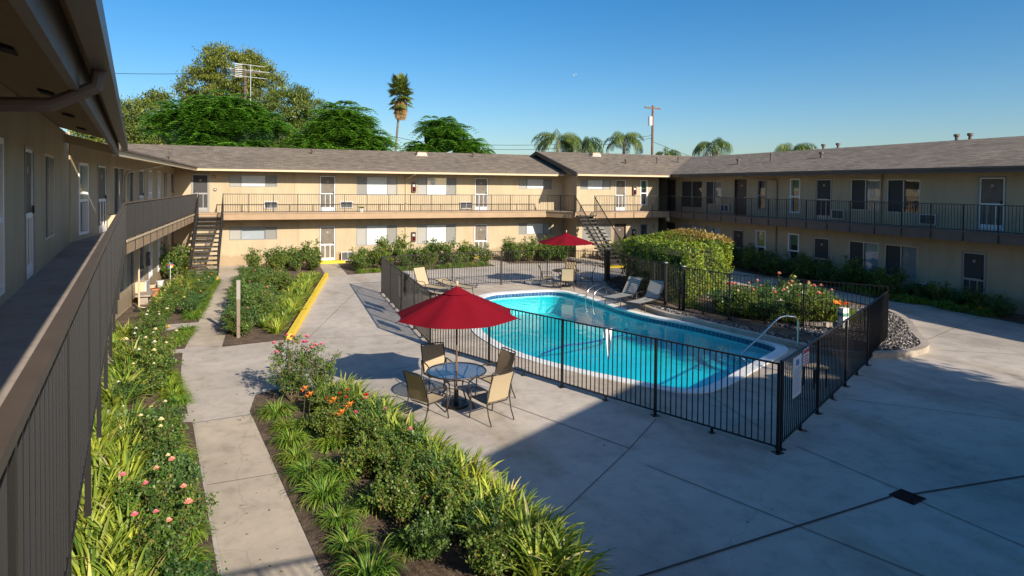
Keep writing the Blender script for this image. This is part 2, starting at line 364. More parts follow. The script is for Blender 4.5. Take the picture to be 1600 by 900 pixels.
# tile band with uv
mb=MB()
for i in range(n):
    a,b=wi[i],wi[(i+1)%n]; mb.quad((a.x,a.y,-.20),(b.x,b.y,-.20),(b.x,b.y,-.03),(a.x,a.y,-.03))
o=mb.build('tile_band','tile',pool); uv=o.data.uv_layers.new(name='UVMap'); L=0
for i in range(n):
    l=(wi[(i+1)%n]-wi[i]).length
    for k,(u,v) in enumerate(((L,0),(L+l,0),(L+l,.165),(L,.165))): uv.data[i*4+k].uv=(u,v)
    L+=l
# steps in the right hand corner, arc shaped
sc=Vector((12.55,13.85,0)); mb=MB()
for k,(r_,z) in enumerate(((.75,-.24),(1.1,-.33),(1.45,-.42))):
    pts=[sc+Vector((math.cos(a),math.sin(a),0))*r_ for a in [R(100+i*14) for i in range(13)]]
    base=[sc+Vector((.35,-.25,0))]+pts
    t_=tessellate_polygon([base]); mb.add([(p.x,p.y,z) for p in base],[tuple(q) for q in t_])
    for i in range(len(pts)-1): mb.quad((pts[i].x,pts[i].y,z),(pts[i+1].x,pts[i+1].y,z),(pts[i+1].x,pts[i+1].y,z-.25),(pts[i].x,pts[i].y,z-.25))
mb.build('entry_steps','plaster',pool)
we=inset(outer,.28); tri=tessellate_polygon([[Vector((p.x,p.y,0)) for p in we]])
mb=MB(); mb.add([(p.x,p.y,-.105) for p in we],[tuple(t) for t in tri]); o=mb.build('pool_water','water'); tag(o,kind='structure')
for x,y,a in ((8.27,24.1,0),(12.42,16.62,1.2)):
    m2=MB(); c=Vector((x,y,0)); e=Vector((math.cos(a),math.sin(a),0)); q=Vector((-e.y,e.x,0))
    m2.hexa([c-e*.09-q*.07+Vector((0,0,.026)),c+e*.09-q*.07+Vector((0,0,.026)),c+e*.09+q*.07+Vector((0,0,.026)),c-e*.09+q*.07+Vector((0,0,.026)),
             c-e*.09-q*.07+Vector((0,0,.032)),c+e*.09-q*.07+Vector((0,0,.032)),c+e*.09+q*.07+Vector((0,0,.032)),c-e*.09+q*.07+Vector((0,0,.032))],0)
    m2.box(x-.02,x+.02,y-.04,y+.04,.0325,.034,1)
    m2.build('depth_marker',['white','black'],pool)
# paths and beds
path_near=[(0.62,6.6),(-.33,12.72),(-1.34,12.95),(-.28,6.6)]; path_near=[path_near[i] for i in (0,1,2,3)]
sheet('near_path',[[(-.25,6.2),(.68,6.2),(-.30,12.75),(-1.28,12.62)]],.004,'path')
sheet('far_path',[[(-2.06,18.9),(-1.25,18.5),(-1.25,33.2),(-1.1,35.2),(-3.4,36.85),(-2.4,32.7),(-2.06,31.6)],[(2.55,31.3),(3.3,31.3),(3.45,36.86),(2.5,36.86)],[(11.6,34.0),(12.5,34.0),(12.45,36.85),(11.55,36.85)]],.008,'path')
soil=[ [(.72,6.2),(3.45,6.0),(2.85,7.7),(2.45,9.15),(2.1,10.4),(1.6,12.4),(1.1,13.7),(.1,14.25),(-.28,14.0),(-.36,13.0)],
 [(-.32,6.2),(-1.32,12.75),(-2.6,13.15),(-1.75,6.2)], [(-1.45,13.25),(-1.9,16.05),(-2.1,18.1),(-3.3,18.3),(-3.45,17.8),(-2.75,13.75)],
 [(-2.1,18.55),(-2.1,21.2),(-4.55,20.7),(-4.3,18.6),(-3.6,18.6)],[(-2.1,22.0),(-2.1,31.6),(-3.5,31.9),(-3.5,36.8),(-4.6,36.8),(-4.6,21.9)],
 [(-1.2,18.45),(.42,18.75),(2.3,31.2),(2.5,31.4),(2.45,36.8),(-1.0,36.8),(-1.0,33.3),(-.6,33.0),(-1.2,32.5)],
 [(3.5,31.5),(6.0,32.0),(8.0,32.2),(11.5,32.6),(11.5,36.8),(3.5,36.8)],[(12.6,33.4),(16.8,32.4),(16.8,36.8),(12.6,36.8)],[(18.3,31.5),(20.4,32.0),(20.4,34.9),(18.3,34.9)],
 [(24.6,33),(24.6,-2),(22.9,-2),(22.9,15.8),(23.4,17.2),(22.6,17.6),(22.5,18.6),(22.9,22),(22.9,33)] ]
sheet('planting_beds',soil,.012,'soil')
curbpts=[(14.05,25.3),(13.2,23.6),(12.68,21.3),(12.40,19.5),(12.38,17.9),(12.62,16.9),(12.84,15.6),(13.1,14.4),(13.4,13.0),(13.62,12.35),(14.35,11.86),(15.5,11.60),(16.5,11.85),(17.1,12.3),(17.7,12.95),(19.45,14.63),(20.31,16.0),(20.6,17.6),(20.0,20.5),(18.4,23.4),(16.8,25.6),(15.2,26.1)]
cp=catmull(curbpts,4); ci=inset(cp,.2); n=len(cp)
mb=MB()
for i in range(n):
    a,b=cp[i],cp[(i+1)%n]; c,e=ci[(i+1)%n],ci[i]; h=.16
    mb.quad((a.x,a.y,h),(b.x,b.y,h),(c.x,c.y,h),(e.x,e.y,h)); mb.quad((a.x,a.y,0),(b.x,b.y,0),(b.x,b.y,h),(a.x,a.y,h)); mb.quad((e.x,e.y,.0),(c.x,c.y,.0),(c.x,c.y,h),(e.x,e.y,h))
o=mb.build('planter_curb','curb'); tag(o,'low curved concrete curb around the hedge and rose planter','curb')
t_=tessellate_polygon([ci]); mb=MB(); mb.add([(p.x,p.y,.13) for p in ci],[tuple(q) for q in t_]); o=mb.build('planter_soil','soil'); tag(o,kind='structure')
# inner concrete edging between soil and gravel
inn=catmull([(15.2,14.9),(16.2,14.6),(17.0,14.9),(17.4,15.7),(17.9,16.9)],6,False); mb=MB()
for i in range(len(inn)-1):
    a,b=inn[i],inn[i+1]; t=(b-a).normalized(); q=Vector((-t.y,t.x,0))*.07
    mb.hexa([a-q,b-q,b+q,a+q,a-q+Vector((0,0,.27)),b-q+Vector((0,0,.27)),b+q+Vector((0,0,.27)),a+q+Vector((0,0,.27))])
tag(mb.build('bed_edging','curb'),'short curved concrete edging between daylilies and river rock','edging')
# gravel stones
def inpoly(x,y,P):
    c=False;j=len(P)-1
    for i in range(len(P)):
        if ((P[i][1]>y)!=(P[j][1]>y)) and (x<(P[j][0]-P[i][0])*(y-P[i][1])/(P[j][1]-P[i][1])+P[i][0]): c=not c
        j=i
    return c
cil=[(p.x,p.y) for p in ci]
innl=[(15.2,14.9),(16.2,14.6),(17.0,14.9),(17.4,15.7),(17.9,16.9)]
V=[];F=[];cnt=0
base=np.array([(1,0,0),(0,1,0),(-1,0,0),(0,-1,0),(0,0,1),(0,0,-1)],float); bf=[(0,1,4),(1,2,4),(2,3,4),(3,0,4),(1,0,5),(2,1,5),(3,2,5),(0,3,5)]
def instone(x,y):
    if not inpoly(x,y,cil): return False
    if x>14.6 and y<17.2:
        g=14.75 if x<17 else 14.75+(x-17)*2.3
        if x<15.3: g=14.6+(15.3-x)*1.6
        return y<g
    # thin strip of rock between curb and bed on the pool side
    return min((Vector((x,y,0))-p).length for p in ci[:44])<.38 and x<15.5
while cnt<6500:
    x=rng.uniform(12.5,19.8); y=rng.uniform(11.7,25)
    if not instone(x,y): continue
    s=rng.uniform(.015,.05); rot=rng.uniform(0,6.28); q=base*np.array([s,s*rng.uniform(.6,1),s*.6]); q=q+rng.normal(0,s*.15,q.shape)
    cs,sn=math.cos(rot),math.sin(rot); q=np.stack([q[:,0]*cs-q[:,1]*sn,q[:,0]*sn+q[:,1]*cs,q[:,2]],1)+np.array([x,y,.145+s*.2])
    k=len(V)*6; V.append(q); F+=[(k+a,k+b,k+c) for a,b,c in bf]; cnt+=1
tag(npmesh('river_rock',np.concatenate(V),F,'gravel'),kind='stuff',label='grey and tan river rock in the planter')
# joints and drain
mb=MB()
def joint(a,b,w=.013,z=.010):
    a=Vector((*a,z));b=Vector((*b,z));t=(b-a).normalized();q=Vector((-t.y,t.x,0))*w/2; mb.quad(a-q,b-q,b+q,a+q)
for a,b in (((5.58,9.07),(3.9,12.9)),((5.61,9.08),(3.25,7.25)),((5.61,9.08),(6.75,10.05)),((10.95,9.9),(11.0,9.85)),((8.3,8.2),(8.5,6.5)),((8.45,6.15),(8.9,2)),((5.5,8.4),(7.6,3)),((10.95,9.88),(13.6,7.3)),((-1.34,12.7),(-.34,12.82)),((.5,18.75),(4.0,18.2)),((16.9,11.9),(22,8.6)),((.5,13.9),(4.1,15.4)),((1.0,18.7),(3.9,28.5)),((-2.0,25.2),(-1.25,25.2)),((-.85,10.0),(.12,10.05)),((4.2,28.6),(17,29.6)),((17.5,12.7),(22.9,14.6)),((20.4,16),(22.9,15.9)),((2.6,34.2),(3.4,34.2)),((5.1,16.2),(4.1,15.9)),((8.6,11.0),(8.3,9.0)),((9.2,11.2),(10.6,9.6)),((5.6,17.6),(4.05,17.4)),((6.0,19.6),(4.1,20.2)),((7.3,23),(4.2,24.2)),((12.2,19.2),(12.45,19.2))): joint(a,b)
joint((8.25,6.38),(3.0,5.93),.034); joint((8.55,6.32),(12.5,6.0),.034)
o=mb.build('concrete_joints','joint'); tag(o,kind='structure')
mb=MB(); c=Vector((8.41,6.29,0)); e=Vector((.16,.03,0)); q=Vector((-.03,.15,0))*1.1
mb.hexa([c-e-q,c+e-q,c+e+q,c-e+q]+[p+Vector((0,0,.016)) for p in (c-e-q,c+e-q,c+e+q,c-e+q)])
for i in range(7):
    a=c-e*.85+e*1.7*(i/6); mb.bar(a-q*.85+Vector((0,0,.02)),a+q*.85+Vector((0,0,.02)),.014,.008)
MT['rust']=plain('rusty_iron',(.055,.024,.016),.8,.3,.3,20)
tag(mb.build('floor_drain','rust'),'rusty square drain grate set in the shaded concrete','drain')
# rust stains bled out below the fence feet: thin irregular sheets
MT['ruststain']=plain('rust_stain',(.20,.13,.085),.95,0,.35,14)
mb=MB(); fr_=random.Random(4)
for A_,B_,n_s in (((7.80,8.10),(4.02,16.65),8),((7.95,8.20),(13.8,11.45),6)):
    for k in range(n_s+1):
        if fr_.random()<.3: continue
        x=A_[0]+(B_[0]-A_[0])*k/n_s; y=A_[1]+(B_[1]-A_[1])*k/n_s; L=fr_.uniform(.08,.26); an=fr_.uniform(-1.9,-.9); q=[]
        for j in range(12): t=2*math.pi*j/12; e_=L*(.9 if math.cos(t)>0 else .35)*fr_.uniform(.7,1.15); u_,v_=e_*math.cos(t),e_*.35*math.sin(t)*fr_.uniform(.6,1.2); q.append((x+u_*math.cos(an)-v_*math.sin(an),y+u_*math.sin(an)+v_*math.cos(an),.0075))
        mb.add(q,[tuple(range(12))])
tag(mb.build('rust_stains','ruststain'),kind='stuff',label='rust stains on the concrete under the fence feet')
# yellow kerb
mb=MB()
a,b=Vector((.42,18.75,0)),Vector((2.42,31.3,0)); t=(b-a).normalized(); q=Vector((t.y,-t.x,0))
mb.hexa([a,a+q*.17,b+q*.17,b]+[p+Vector((0,0,.17)) for p in (a+q*.01,a+q*.16,b+q*.16,b+q*.01)])
tag(mb.build('yellow_curb','yellow'),'long yellow painted curb beside the flower bed','curb')
# ------------------------------------------------------------------ buildings
class Fr:
    def __init__(s,o,u,n): s.o=Vector(o);s.u=Vector(u).normalized();s.n=Vector(n).normalized()
    def P(s,u,z,d=0): p=s.o+s.u*u+s.n*d; return Vector((p.x,p.y,p.z+z))
def fbox(mb,fr,u0,u1,z0,z1,d0,d1,mi=0):
    mb.hexa([fr.P(u0,z0,d0),fr.P(u1,z0,d0),fr.P(u1,z0,d1),fr.P(u0,z0,d1),fr.P(u0,z1,d0),fr.P(u1,z1,d0),fr.P(u1,z1,d1),fr.P(u0,z1,d1)],mi)
def wall(fr,u0,u1,z0,z1,ops,mb,dep=.14):
    us=sorted({u0,u1,*[o[0] for o in ops],*[o[1] for o in ops]}); zs=sorted({z0,z1,*[o[2] for o in ops],*[o[3] for o in ops]})
    for i in range(len(us)-1):
        for j in range(len(zs)-1):
            cu,cz=(us[i]+us[i+1])/2,(zs[j]+zs[j+1])/2
            if any(o[0]<cu<o[1] and o[2]<cz<o[3] for o in ops): continue
            mb.quad(fr.P(us[i],zs[j]),fr.P(us[i+1],zs[j]),fr.P(us[i+1],zs[j+1]),fr.P(us[i],zs[j+1]))
    for a,b,c,e in ops:
        mb.quad(fr.P(a,c),fr.P(b,c),fr.P(b,c,-dep),fr.P(a,c,-dep)); mb.quad(fr.P(a,e),fr.P(b,e),fr.P(b,e,-dep),fr.P(a,e,-dep))
        mb.quad(fr.P(a,c),fr.P(a,e),fr.P(a,e,-dep),fr.P(a,c,-dep)); mb.quad(fr.P(b,c),fr.P(b,e),fr.P(b,e,-dep),fr.P(b,c,-dep))
def ring(mb,fr,u0,u1,z0,z1,w,d0,d1,mi=0):
    fbox(mb,fr,u0,u1,z0,z0+w,d0,d1,mi); fbox(mb,fr,u0,u1,z1-w,z1,d0,d1,mi)
    fbox(mb,fr,u0,u0+w,z0+w,z1-w,d0,d1,mi); fbox(mb,fr,u1-w,u1,z0+w,z1-w,d0,d1,mi)
def vblinds(fr,u0,u1,z0,z1,d,mat,par,amp=.022,name='blinds'):
    mb=MB(); n=max(2,int((u1-u0)/.085)); s=(u1-u0)/n
    for i in range(n):
        a=u0+i*s; mb.quad(fr.P(a,z0,d),fr.P(a+s*.92,z0,d+amp),fr.P(a+s*.92,z1,d+amp),fr.P(a,z1,d))
        mb.quad(fr.P(a+s*.92,z0,d+amp),fr.P(a+s,z0,d),fr.P(a+s,z1,d),fr.P(a+s*.92,z1,d+amp))
    return mb.build(name,mat,par)
def back(fr,u0,u1,z0,z1,d,mat,par,name='backing'):
    mb=MB(); mb.quad(fr.P(u0,z0,d),fr.P(u1,z0,d),fr.P(u1,z1,d),fr.P(u0,z1,d)); return mb.build(name,mat,par)
def window(fr,u0,u1,z0,z1,kind,bld,fl=False):
    mb=MB(); W=u1-u0
    if kind in('triple','tripled','screenwin'):
        a,b=u0+.245*W,u1-.245*W; ring(mb,fr,u0,u1,z0,z1,.045,-.11,-.01)
        if kind!='screenwin': fbox(mb,fr,a-.02,a+.02,z0+.045,z1-.045,-.11,-.015); fbox(mb,fr,b-.02,b+.02,z0+.045,z1-.045,-.11,-.015)
        o=mb.build('window','greyframe',bld)
        if kind=='screenwin': vblinds(fr,u0+.045,u1-.045,z0+.045,z1-.045,-.05,'screen',o); return o
        vblinds(fr,u0+.045,a-.02,z0+.045,z1-.045,-.055,'blindg' if not fl else 'screen',o,.012); vblinds(fr,b+.02,u1-.045,z0+.045,z1-.045,-.055,'blindg' if fl else 'screen',o,.012)
        if kind=='triple': vblinds(fr,a+.02,b-.02,z0+.045,z1-.045,-.065,'blind',o,.012)
        else: back(fr,a+.02,b-.02,z0+.045,z1-.045,-.12,'curt',o,'curtain')
        back(fr,a+.02,b-.02,z0+.045,z1-.045,-.035,'glass',o,'pane')
    elif kind in('tall','tally','tallg','talld'):
        zm=z0+.47*(z1-z0); ring(mb,fr,u0,u1,z0,z1,.075,-.12,.02); fbox(mb,fr,u0+.075,u1-.075,zm-.03,zm+.04,-.10,.01)
        o=mb.build('window','white' if kind!='talld' else 'greyframe',bld)
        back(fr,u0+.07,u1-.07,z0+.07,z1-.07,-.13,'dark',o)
        if kind=='tally': back(fr,u0+.08,u1-.08,zm+.05,zm+.45,-.11,'curty',o,'curtain'); back(fr,u0+.08,u1-.08,zm+.46,z1-.08,-.115,'curtg',o,'curtain')
        if kind=='tallg': back(fr,u0+.08,u1-.08,zm+.3,z1-.08,-.11,'curtg',o,'curtain')
        if kind=='talld': back(fr,u0+.08,u1-.08,z0+.08,z1-.08,-.10,'screendk',o,'screen')
        back(fr,u0+.075,u1-.075,zm+.04,z1-.075,-.07,'glass',o,'pane'); back(fr,u0+.075,u1-.075,z0+.075,zm-.03,-.07,'glass',o,'pane')
    else: # slider kinds
        ring(mb,fr,u0,u1,z0,z1,.04,-.11,.0); m=(u0+u1)/2; fbox(mb,fr,m-.025,m+.025,z0+.04,z1-.04,-.11,-.005)
        o=mb.build('window','alu',bld)
        A,B=(u0+.04,m-.025),(m+.025,u1-.04)
        if fl: A,B=B,A
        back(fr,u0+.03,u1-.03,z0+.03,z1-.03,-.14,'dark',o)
        if kind=='slider': back(fr,*A,z0+.04,z1-.04,-.045,'screendk',o,'screen'); vblinds(fr,*B,z0+.04,z1-.04,-.12,'blindg',o,.04)
        if kind=='sliderc': back(fr,*A,z0+.04,z1-.04,-.045,'screendk',o,'screen'); vblinds(fr,B[0]+.1,B[1],z0+.04,z1-.04,-.12,'curt',o,.04,'curtain')
        if kind=='sliderp': vblinds(fr,*A,z0+.04,z1-.04,-.12,'curt',o,.02,'curtain'); vblinds(fr,*B,z0+.04,z1-.04,-.12,'curt',o,.02,'curtain')
        if kind!='sliderd': back(fr,*B,z0+.04,z1-.04,-.06,'glass',o,'pane')
        else: back(fr,*A,z0+.04,z1-.04,-.05,'screendk',o,'screen'); back(fr,*B,z0+.04,z1-.04,-.06,'glass',o,'pane')
    return o
def door(fr,u0,u1,z0,z1,kind,bld,hl=False):
    mb=MB(); fm={'screen':'greyframe','solid':'brown','dark':'greyframe','brown':'brown'}[kind]
    ring(mb,fr,u0,u1,z0-.0,z1,.04,-.12,.015)
    o=mb.build('door_frame',fm,bld)
    mb=MB(); fbox(mb,fr,u0+.05,u1-.05,z0+.02,z1-.05,-.13,-.09)
    s=mb.build('door',{'screen':'door','solid':'door','dark':'doordk','brown':'door'}[kind],bld)
    hu=u1-.14 if not hl else u0+.14
    if kind in('solid','brown'):
        mb=MB(); mb.tube([fr.P(hu,z0+1.0,-.09),fr.P(hu,z0+1.0,-.03)],.025,8); mb.build('handle','chrome',s)
        mb=MB(); fbox(mb,fr,(u0+u1)/2-.05,(u0+u1)/2+.05,z0+1.6,z0+1.7,-.09,-.082); mb.build('number_plate','grey',s); return
    sm='white' if kind=='screen' else 'alu'
    mb=MB(); a,b=u0+.04,u1-.04; zm=z0+.98
    ring(mb,fr,a,b,z0+.03,z1-.04,.045,-.03,.0); fbox(mb,fr,a+.055,b-.055,zm-.04,zm+.04,-.03,0)
    fbox(mb,fr,a+.055,b-.055,z0+.085,z0+.24,-.025,-.003)
    for k in (1,2):
        x=a+(b-a)*k/3; fbox(mb,fr,x-.017,x+.017,z0+.24,zm-.04,-.03,0)
    q=mb.build('screen_door',sm,bld)
    back(fr,a+.05,b-.05,zm,z1-.1,-.02,'mesh' if kind=='screen' else 'screendk',q,'mesh_panel'); back(fr,a+.05,b-.05,z0+.2,zm,-.022,'mesh' if kind=='screen' else 'screendk',q,'mesh_panel')
    mb=MB(); fbox(mb,fr,hu-.02,hu+.02,zm+.02,zm+.14,0,.03); mb.build('handle','black',q)
    mb=MB(); c=(u0+u1)/2; fbox(mb,fr,c-.045,c+.045,z0+1.62,z0+1.72,-.018,-.012); mb.build('number_plate','grey',q)
def aircon(fr,u0,u1,z0,z1,bld,dep=.12):
    mb=MB(); fbox(mb,fr,u0,u1,z0,z1,-.1,dep); o=mb.build('air_conditioner','cream',bld)
    mb=MB(); ring(mb,fr,u0-.02,u1+.02,z0-.02,z1+.02,.035,dep-.03,dep+.01); 
    m=(u0+u1)/2; fbox(mb,fr,m-.012,m+.012,z0+.02,z1-.02,dep,dep+.02)
    mb.build('surround','lgrey',o)
    mb=MB(); k=max(3,int((z1-z0)/.055)); fbox(mb,fr,u0+.02,u1-.02,z0+.02,z1-.02,dep,dep+.004,1)
    for i in range(k): z=z0+.03+(z1-z0-.06)*(i+.5)/k; fbox(mb,fr,u0+.03,u1-.03,z-.006,z+.006,dep,dep+.02)
    mb.build('grille',['grey','dark'],o)
def slope_roof(name,e0,e1,r0,r1,b0,b1,mat,par,th=.06,side='browntrim'):
    """gable roof from eave line e, ridge r, back eave b (Vectors)"""
    mb=MB()
    for A,B,C,E in ((e0,e1,r1,r0),(b1,b0,r0,r1)):
        P=[Vector(p) for p in (A,B,C,E)]; lo=[p-Vector((0,0,th)) for p in P]; k=len(mb.v)
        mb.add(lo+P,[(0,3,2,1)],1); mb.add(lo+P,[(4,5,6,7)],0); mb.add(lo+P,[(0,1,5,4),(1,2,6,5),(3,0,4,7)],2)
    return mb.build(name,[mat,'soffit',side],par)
def board(mb,a,b,h,w,out,mi=0):
    a=Vector(a);b=Vector(b);o=Vector(out).normalized()*w; z=Vector((0,0,-h))
    mb.hexa([a+z,b+z,b+z+o,a+z+o,a,b,b+o,a+o],mi)
H_=R(0)
E2=5.2
# far building, left part
frA=Fr((0,36.88,0),(1,0,0),(0,-1,0))
bA=thing('apartment_block','long cream two storey block behind the pool with doors and white blinds','building',(6.5,38,0))
ops=[];jobsA=[]
for a,b in ((-2.05,.35),(4.58,6.91),(8.07,10.46),(14.5,16.75)):
    hi=a in(4.58,8.07)
    jobsA.append((a,b,(3.78 if hi else 4.2),4.86,'triple',a==4.58)); jobsA.append((a,b,(.9 if hi else 1.35),2.06,'tripled' if a==-2.05 else 'triple',a==14.5))
drA=[(-3.85,-3.0,ZF,4.88,'dark'),(2.55,3.45,ZF,4.88,'screen'),(11.58,12.49,ZF,4.88,'screen'),(2.55,3.45,.02,2.05,'screen'),(11.58,12.49,.02,2.05,'screen')]
mb=MB(); wall(frA,-4.63,17.55,0,5.42,[j[:4] for j in jobsA]+[j[:4] for j in drA],mb)
mb.quad((-14.8,46,0),(17.55,46,0),(17.55,46,5.3),(-14.8,46,5.3)); mb.build('wall','stucco',bA)
for j in jobsA: window(frA,*j[:5],bA,j[5])
for j in drA: door(frA,*j[:5],bA,hl=(j[0]<-3))
for u0,u1,z0,z1,dp in ((-.3,.35,3.06,3.42,.06),(3.7,4.35,3.06,3.42,.06),(10.7,11.4,3.0,3.38,.10),(3.74,4.42,.12,.58,.28)): aircon(frA,u0,u1,z0,z1,bA,dp)
rf=slope_roof('roof',(-9.2,35.70,E2),(17.25,35.70,E2),(-12,41.2,6.575),(17.25,41.2,6.575),(-12,46.7,E2),(17.25,46.7,E2),'roofx',bA)
mb=MB(); fbox(mb,Fr((0,35.84,0),(1,0,0),(0,-1,0)),-3.5,17.05,5.02,5.135,0,.11); mb.build('gutter','cream',bA)
mb=MB(); mb.tube([(7.75,35.8,5.08),(7.72,35.85,4.98),(7.4,36.82,4.72),(7.4,36.84,4.6),(7.4,36.84,.1)],.035,8); mb.build('downspout','cream',bA)
for u in (1.42,):
    mb=MB(); fbox(mb,frA,u,u+.03,0,2.5,0,.006); fbox(mb,frA,u-.2,u-.17,ZF,5.1,0,.006); mb.build('control_joint','trim',bA)
def balcony(pts_in,pts_out,bld,fm='trim',top='walk',lip=None):
    """slab between polyline pts_in (wall) and pts_out (edge)"""
    mb=MB()
    for i in range(len(pts_in)-1):
        a,b=Vector((*pts_in[i],0)),Vector((*pts_in[i+1],0)); c,e=Vector((*pts_out[i+1],0)),Vector((*pts_out[i],0))
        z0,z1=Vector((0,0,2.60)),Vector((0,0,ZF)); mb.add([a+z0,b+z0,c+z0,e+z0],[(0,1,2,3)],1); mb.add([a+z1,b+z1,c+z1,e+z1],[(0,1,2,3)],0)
        q=(c-e).normalized(); o=Vector((q.y,-q.x,0)); 
        if o.dot(e-a)<0: o=-o
        mb.hexa([e+Vector((0,0,2.49)),c+Vector((0,0,2.49)),c+o*.05+Vector((0,0,2.49)),e+o*.05+Vector((0,0,2.49)),e+Vector((0,0,ZF-.05)),c+Vector((0,0,ZF-.05)),c+o*.05+Vector((0,0,ZF-.05)),e+o*.05+Vector((0,0,ZF-.05))],2)
        mb.hexa([e+Vector((0,0,ZF-.05)),c+Vector((0,0,ZF-.05)),c+o*.08+Vector((0,0,ZF-.05)),e+o*.08+Vector((0,0,ZF-.05)),e+z1+Vector((0,0,.004)),c+z1+Vector((0,0,.004)),c+o*.08+z1+Vector((0,0,.004)),e+o*.08+z1+Vector((0,0,.004))],3)
    return mb.build('balcony_floor',[top,'soffit',fm,lip or fm],bld)
YA=35.80
balcony([(-3.52,36.88),(15.9,36.88),(17.55,36.88)],[(-3.52,YA),(15.9,YA),(16.9,33.9)],bA)
# far building, right part
frB=Fr((0,34.95,0),(1,0,0),(0,-1,0))
bB=thing('apartment_block','cream gabled block stepping forward behind the red umbrella and hedge','building',(20.5,38,0))
jb=[(17.78,19.92,4.2,4.82,'triple',True),(22.05,22.6,3.22,4.85,'tallg',0),(17.95,19.97,1.05,2.07,'screenwin',0),(22.1,22.62,.6,2.03,'talld',0)]
db=[(20.22,21.03,ZF,4.86,'screen'),(20.22,21.05,.02,2.06,'solid')]
mb=MB(); wall(frB,17.55,23.45,0,5.42,[j[:4] for j in jb]+[j[:4] for j in db],mb); mb.quad((17.55,34.95,0),(17.55,46.2,0),(17.55,46.2,5.4),(17.55,34.95,5.4))
mb.add([(17.55,34.95,5.4),(17.55,46.2,5.4),(17.55,40,6.7)],[(0,1,2)]); mb.quad((23.45,34.95,0),(23.45,38.5,0),(23.45,38.5,5.4),(23.45,34.95,5.4)); mb.quad((23.45,38.5,0),(24.7,38.5,0),(24.7,38.5,5.4),(23.45,38.5,5.4)); mb.quad((17.55,46.2,0),(35,46.2,0),(35,46.2,5.4),(17.55,46.2,5.4))
mb.build('wall','stucco',bB)
for j in jb: window(frB,*j[:5],bB,j[5])
for j in db: door(frB,*j[:5],bB)
slope_roof('roof',(17.0,33.72,E2),(28,33.72,E2),(17.0,40,6.77),(30,40,6.77),(17.0,46.3,E2),(30,46.3,E2),'roofx',bB)
mb=MB(); board(mb,(16.98,33.70,E2-.01),(16.98,40,6.76),.24,.06,(-1,0,0)); board(mb,(16.98,40,6.76),(16.98,46.3,E2-.01),.24,.06,(-1,0,0)); mb.build('bargeboard','brown',bB)
mb=MB(); fbox(mb,Fr((0,33.86,0),(1,0,0),(0,-1,0)),17.02,23.6,5.02,5.135,0,.11); mb.build('gutter','cream',bB)
mb=MB(); mb.box(16.98,17.02,33.75,35.0,5.0,5.12); mb.build('beam_end','browntrim',bB)
balcony([(17.55,34.95),(23.6,34.95),(24.7,34.95)],[(16.9,33.9),(23.62,33.9),(23.62,33.9)],bB)
mb=MB(); mb.box(23.3,24.68,34.96,38.4,2.6,ZF); mb.build('balcony_floor','walk',bB)
mb=MB(); mb.box(23.42,23.62,33.95,34.1,2.25,2.6); mb.build('downpipe_box','cream',bB)
# right wing
frR=Fr((24.7,0,0),(0,1,0),(-1,0,0))
bR=thing('apartment_block','shaded cream wing on the right with brown door and long balcony','building',(27,18,0))
jr=[(32.15,34.26,3.12,4.79,'sliderd',1),(30.39,31.82,3.38,4.78,'slider',1),(26.78,27.44,3.2,4.82,'talld',0),(24.46,25.13,3.14,4.87,'tallg',0),(20.02,21.51,3.42,4.81,'slider',1),(18.22,19.69,3.38,4.79,'sliderd',1),
    (12.2,13.7,3.4,4.8,'slider',0),(8.0,9.5,3.4,4.8,'slider',0),(32.2,34.3,1.0,2.03,'sliderp',0),(30.4,31.9,.95,2.03,'sliderp',0),(26.76,27.5,.42,2.1,'tally',0),(24.48,25.2,.42,2.1,'tallg',0),
    (20.05,21.55,.72,2.02,'sliderc',1),(18.27,19.74,.68,2.02,'slider',1),(12.2,13.7,.7,2.0,'slider',0)]
dr=[(34.9,35.8,ZF,4.88,'solid'),(28.3,29.27,ZF,4.86,'solid'),(22.56,23.51,ZF,4.86,'dark'),(15.0,15.95,ZF,4.86,'screen'),(28.43,29.36,.02,2.04,'dark'),(22.61,23.6,.02,2.05,'dark'),(34.9,35.8,.02,2.04,'solid'),(15.6,16.5,.02,2.05,'dark')]
mb=MB(); wall(frR,-6,38.5,0,5.42,[j[:4] for j in jr]+[j[:4] for j in dr],mb); mb.quad((34.5,-6,0),(34.5,46,0),(34.5,46,5.3),(34.5,-6,5.3)); mb.build('wall','stucco',bR)
for j in jr: window(frR,*j[:5],bR,j[5])
for j in dr: door(frR,*j[:5],bR,True)
for q in ((29.66,30.33,3.0,3.38,.1),(21.81,22.46,2.98,3.38,.1),(17.5,18.14,2.98,3.36,.1),(17.3,18.1,.2,.62,.45)): aircon(frR,*q[:4],bR,q[4])
slope_roof('roof',(23.48,-8,E2),(23.48,33.6,E2),(29.2,-8,6.63),(29.2,44,6.63),(34.9,-8,E2),(34.9,46,E2),'roofy',bR)
mb=MB(); mb.box(23.53,23.64,-8,33.8,5.0,5.135); mb.build('gutter','brown',bR)
mb=MB(); mb.tube([(23.6,27.4,5.05),(23.75,27.4,4.98),(24.62,26.05,4.8),(24.65,26.0,4.7),(24.65,26.0,.05)],.035,8); mb.build('downspout','trim',bR)
mb=MB(); mb.tube([(24.65,19.95,5.1),(24.65,19.95,2.9)],.03,8); mb.build('conduit','trim',bR)
balcony([(24.7,34.95),(24.7,-4)],[(23.62,33.9),(23.62,-4)],bR,'browntrim')
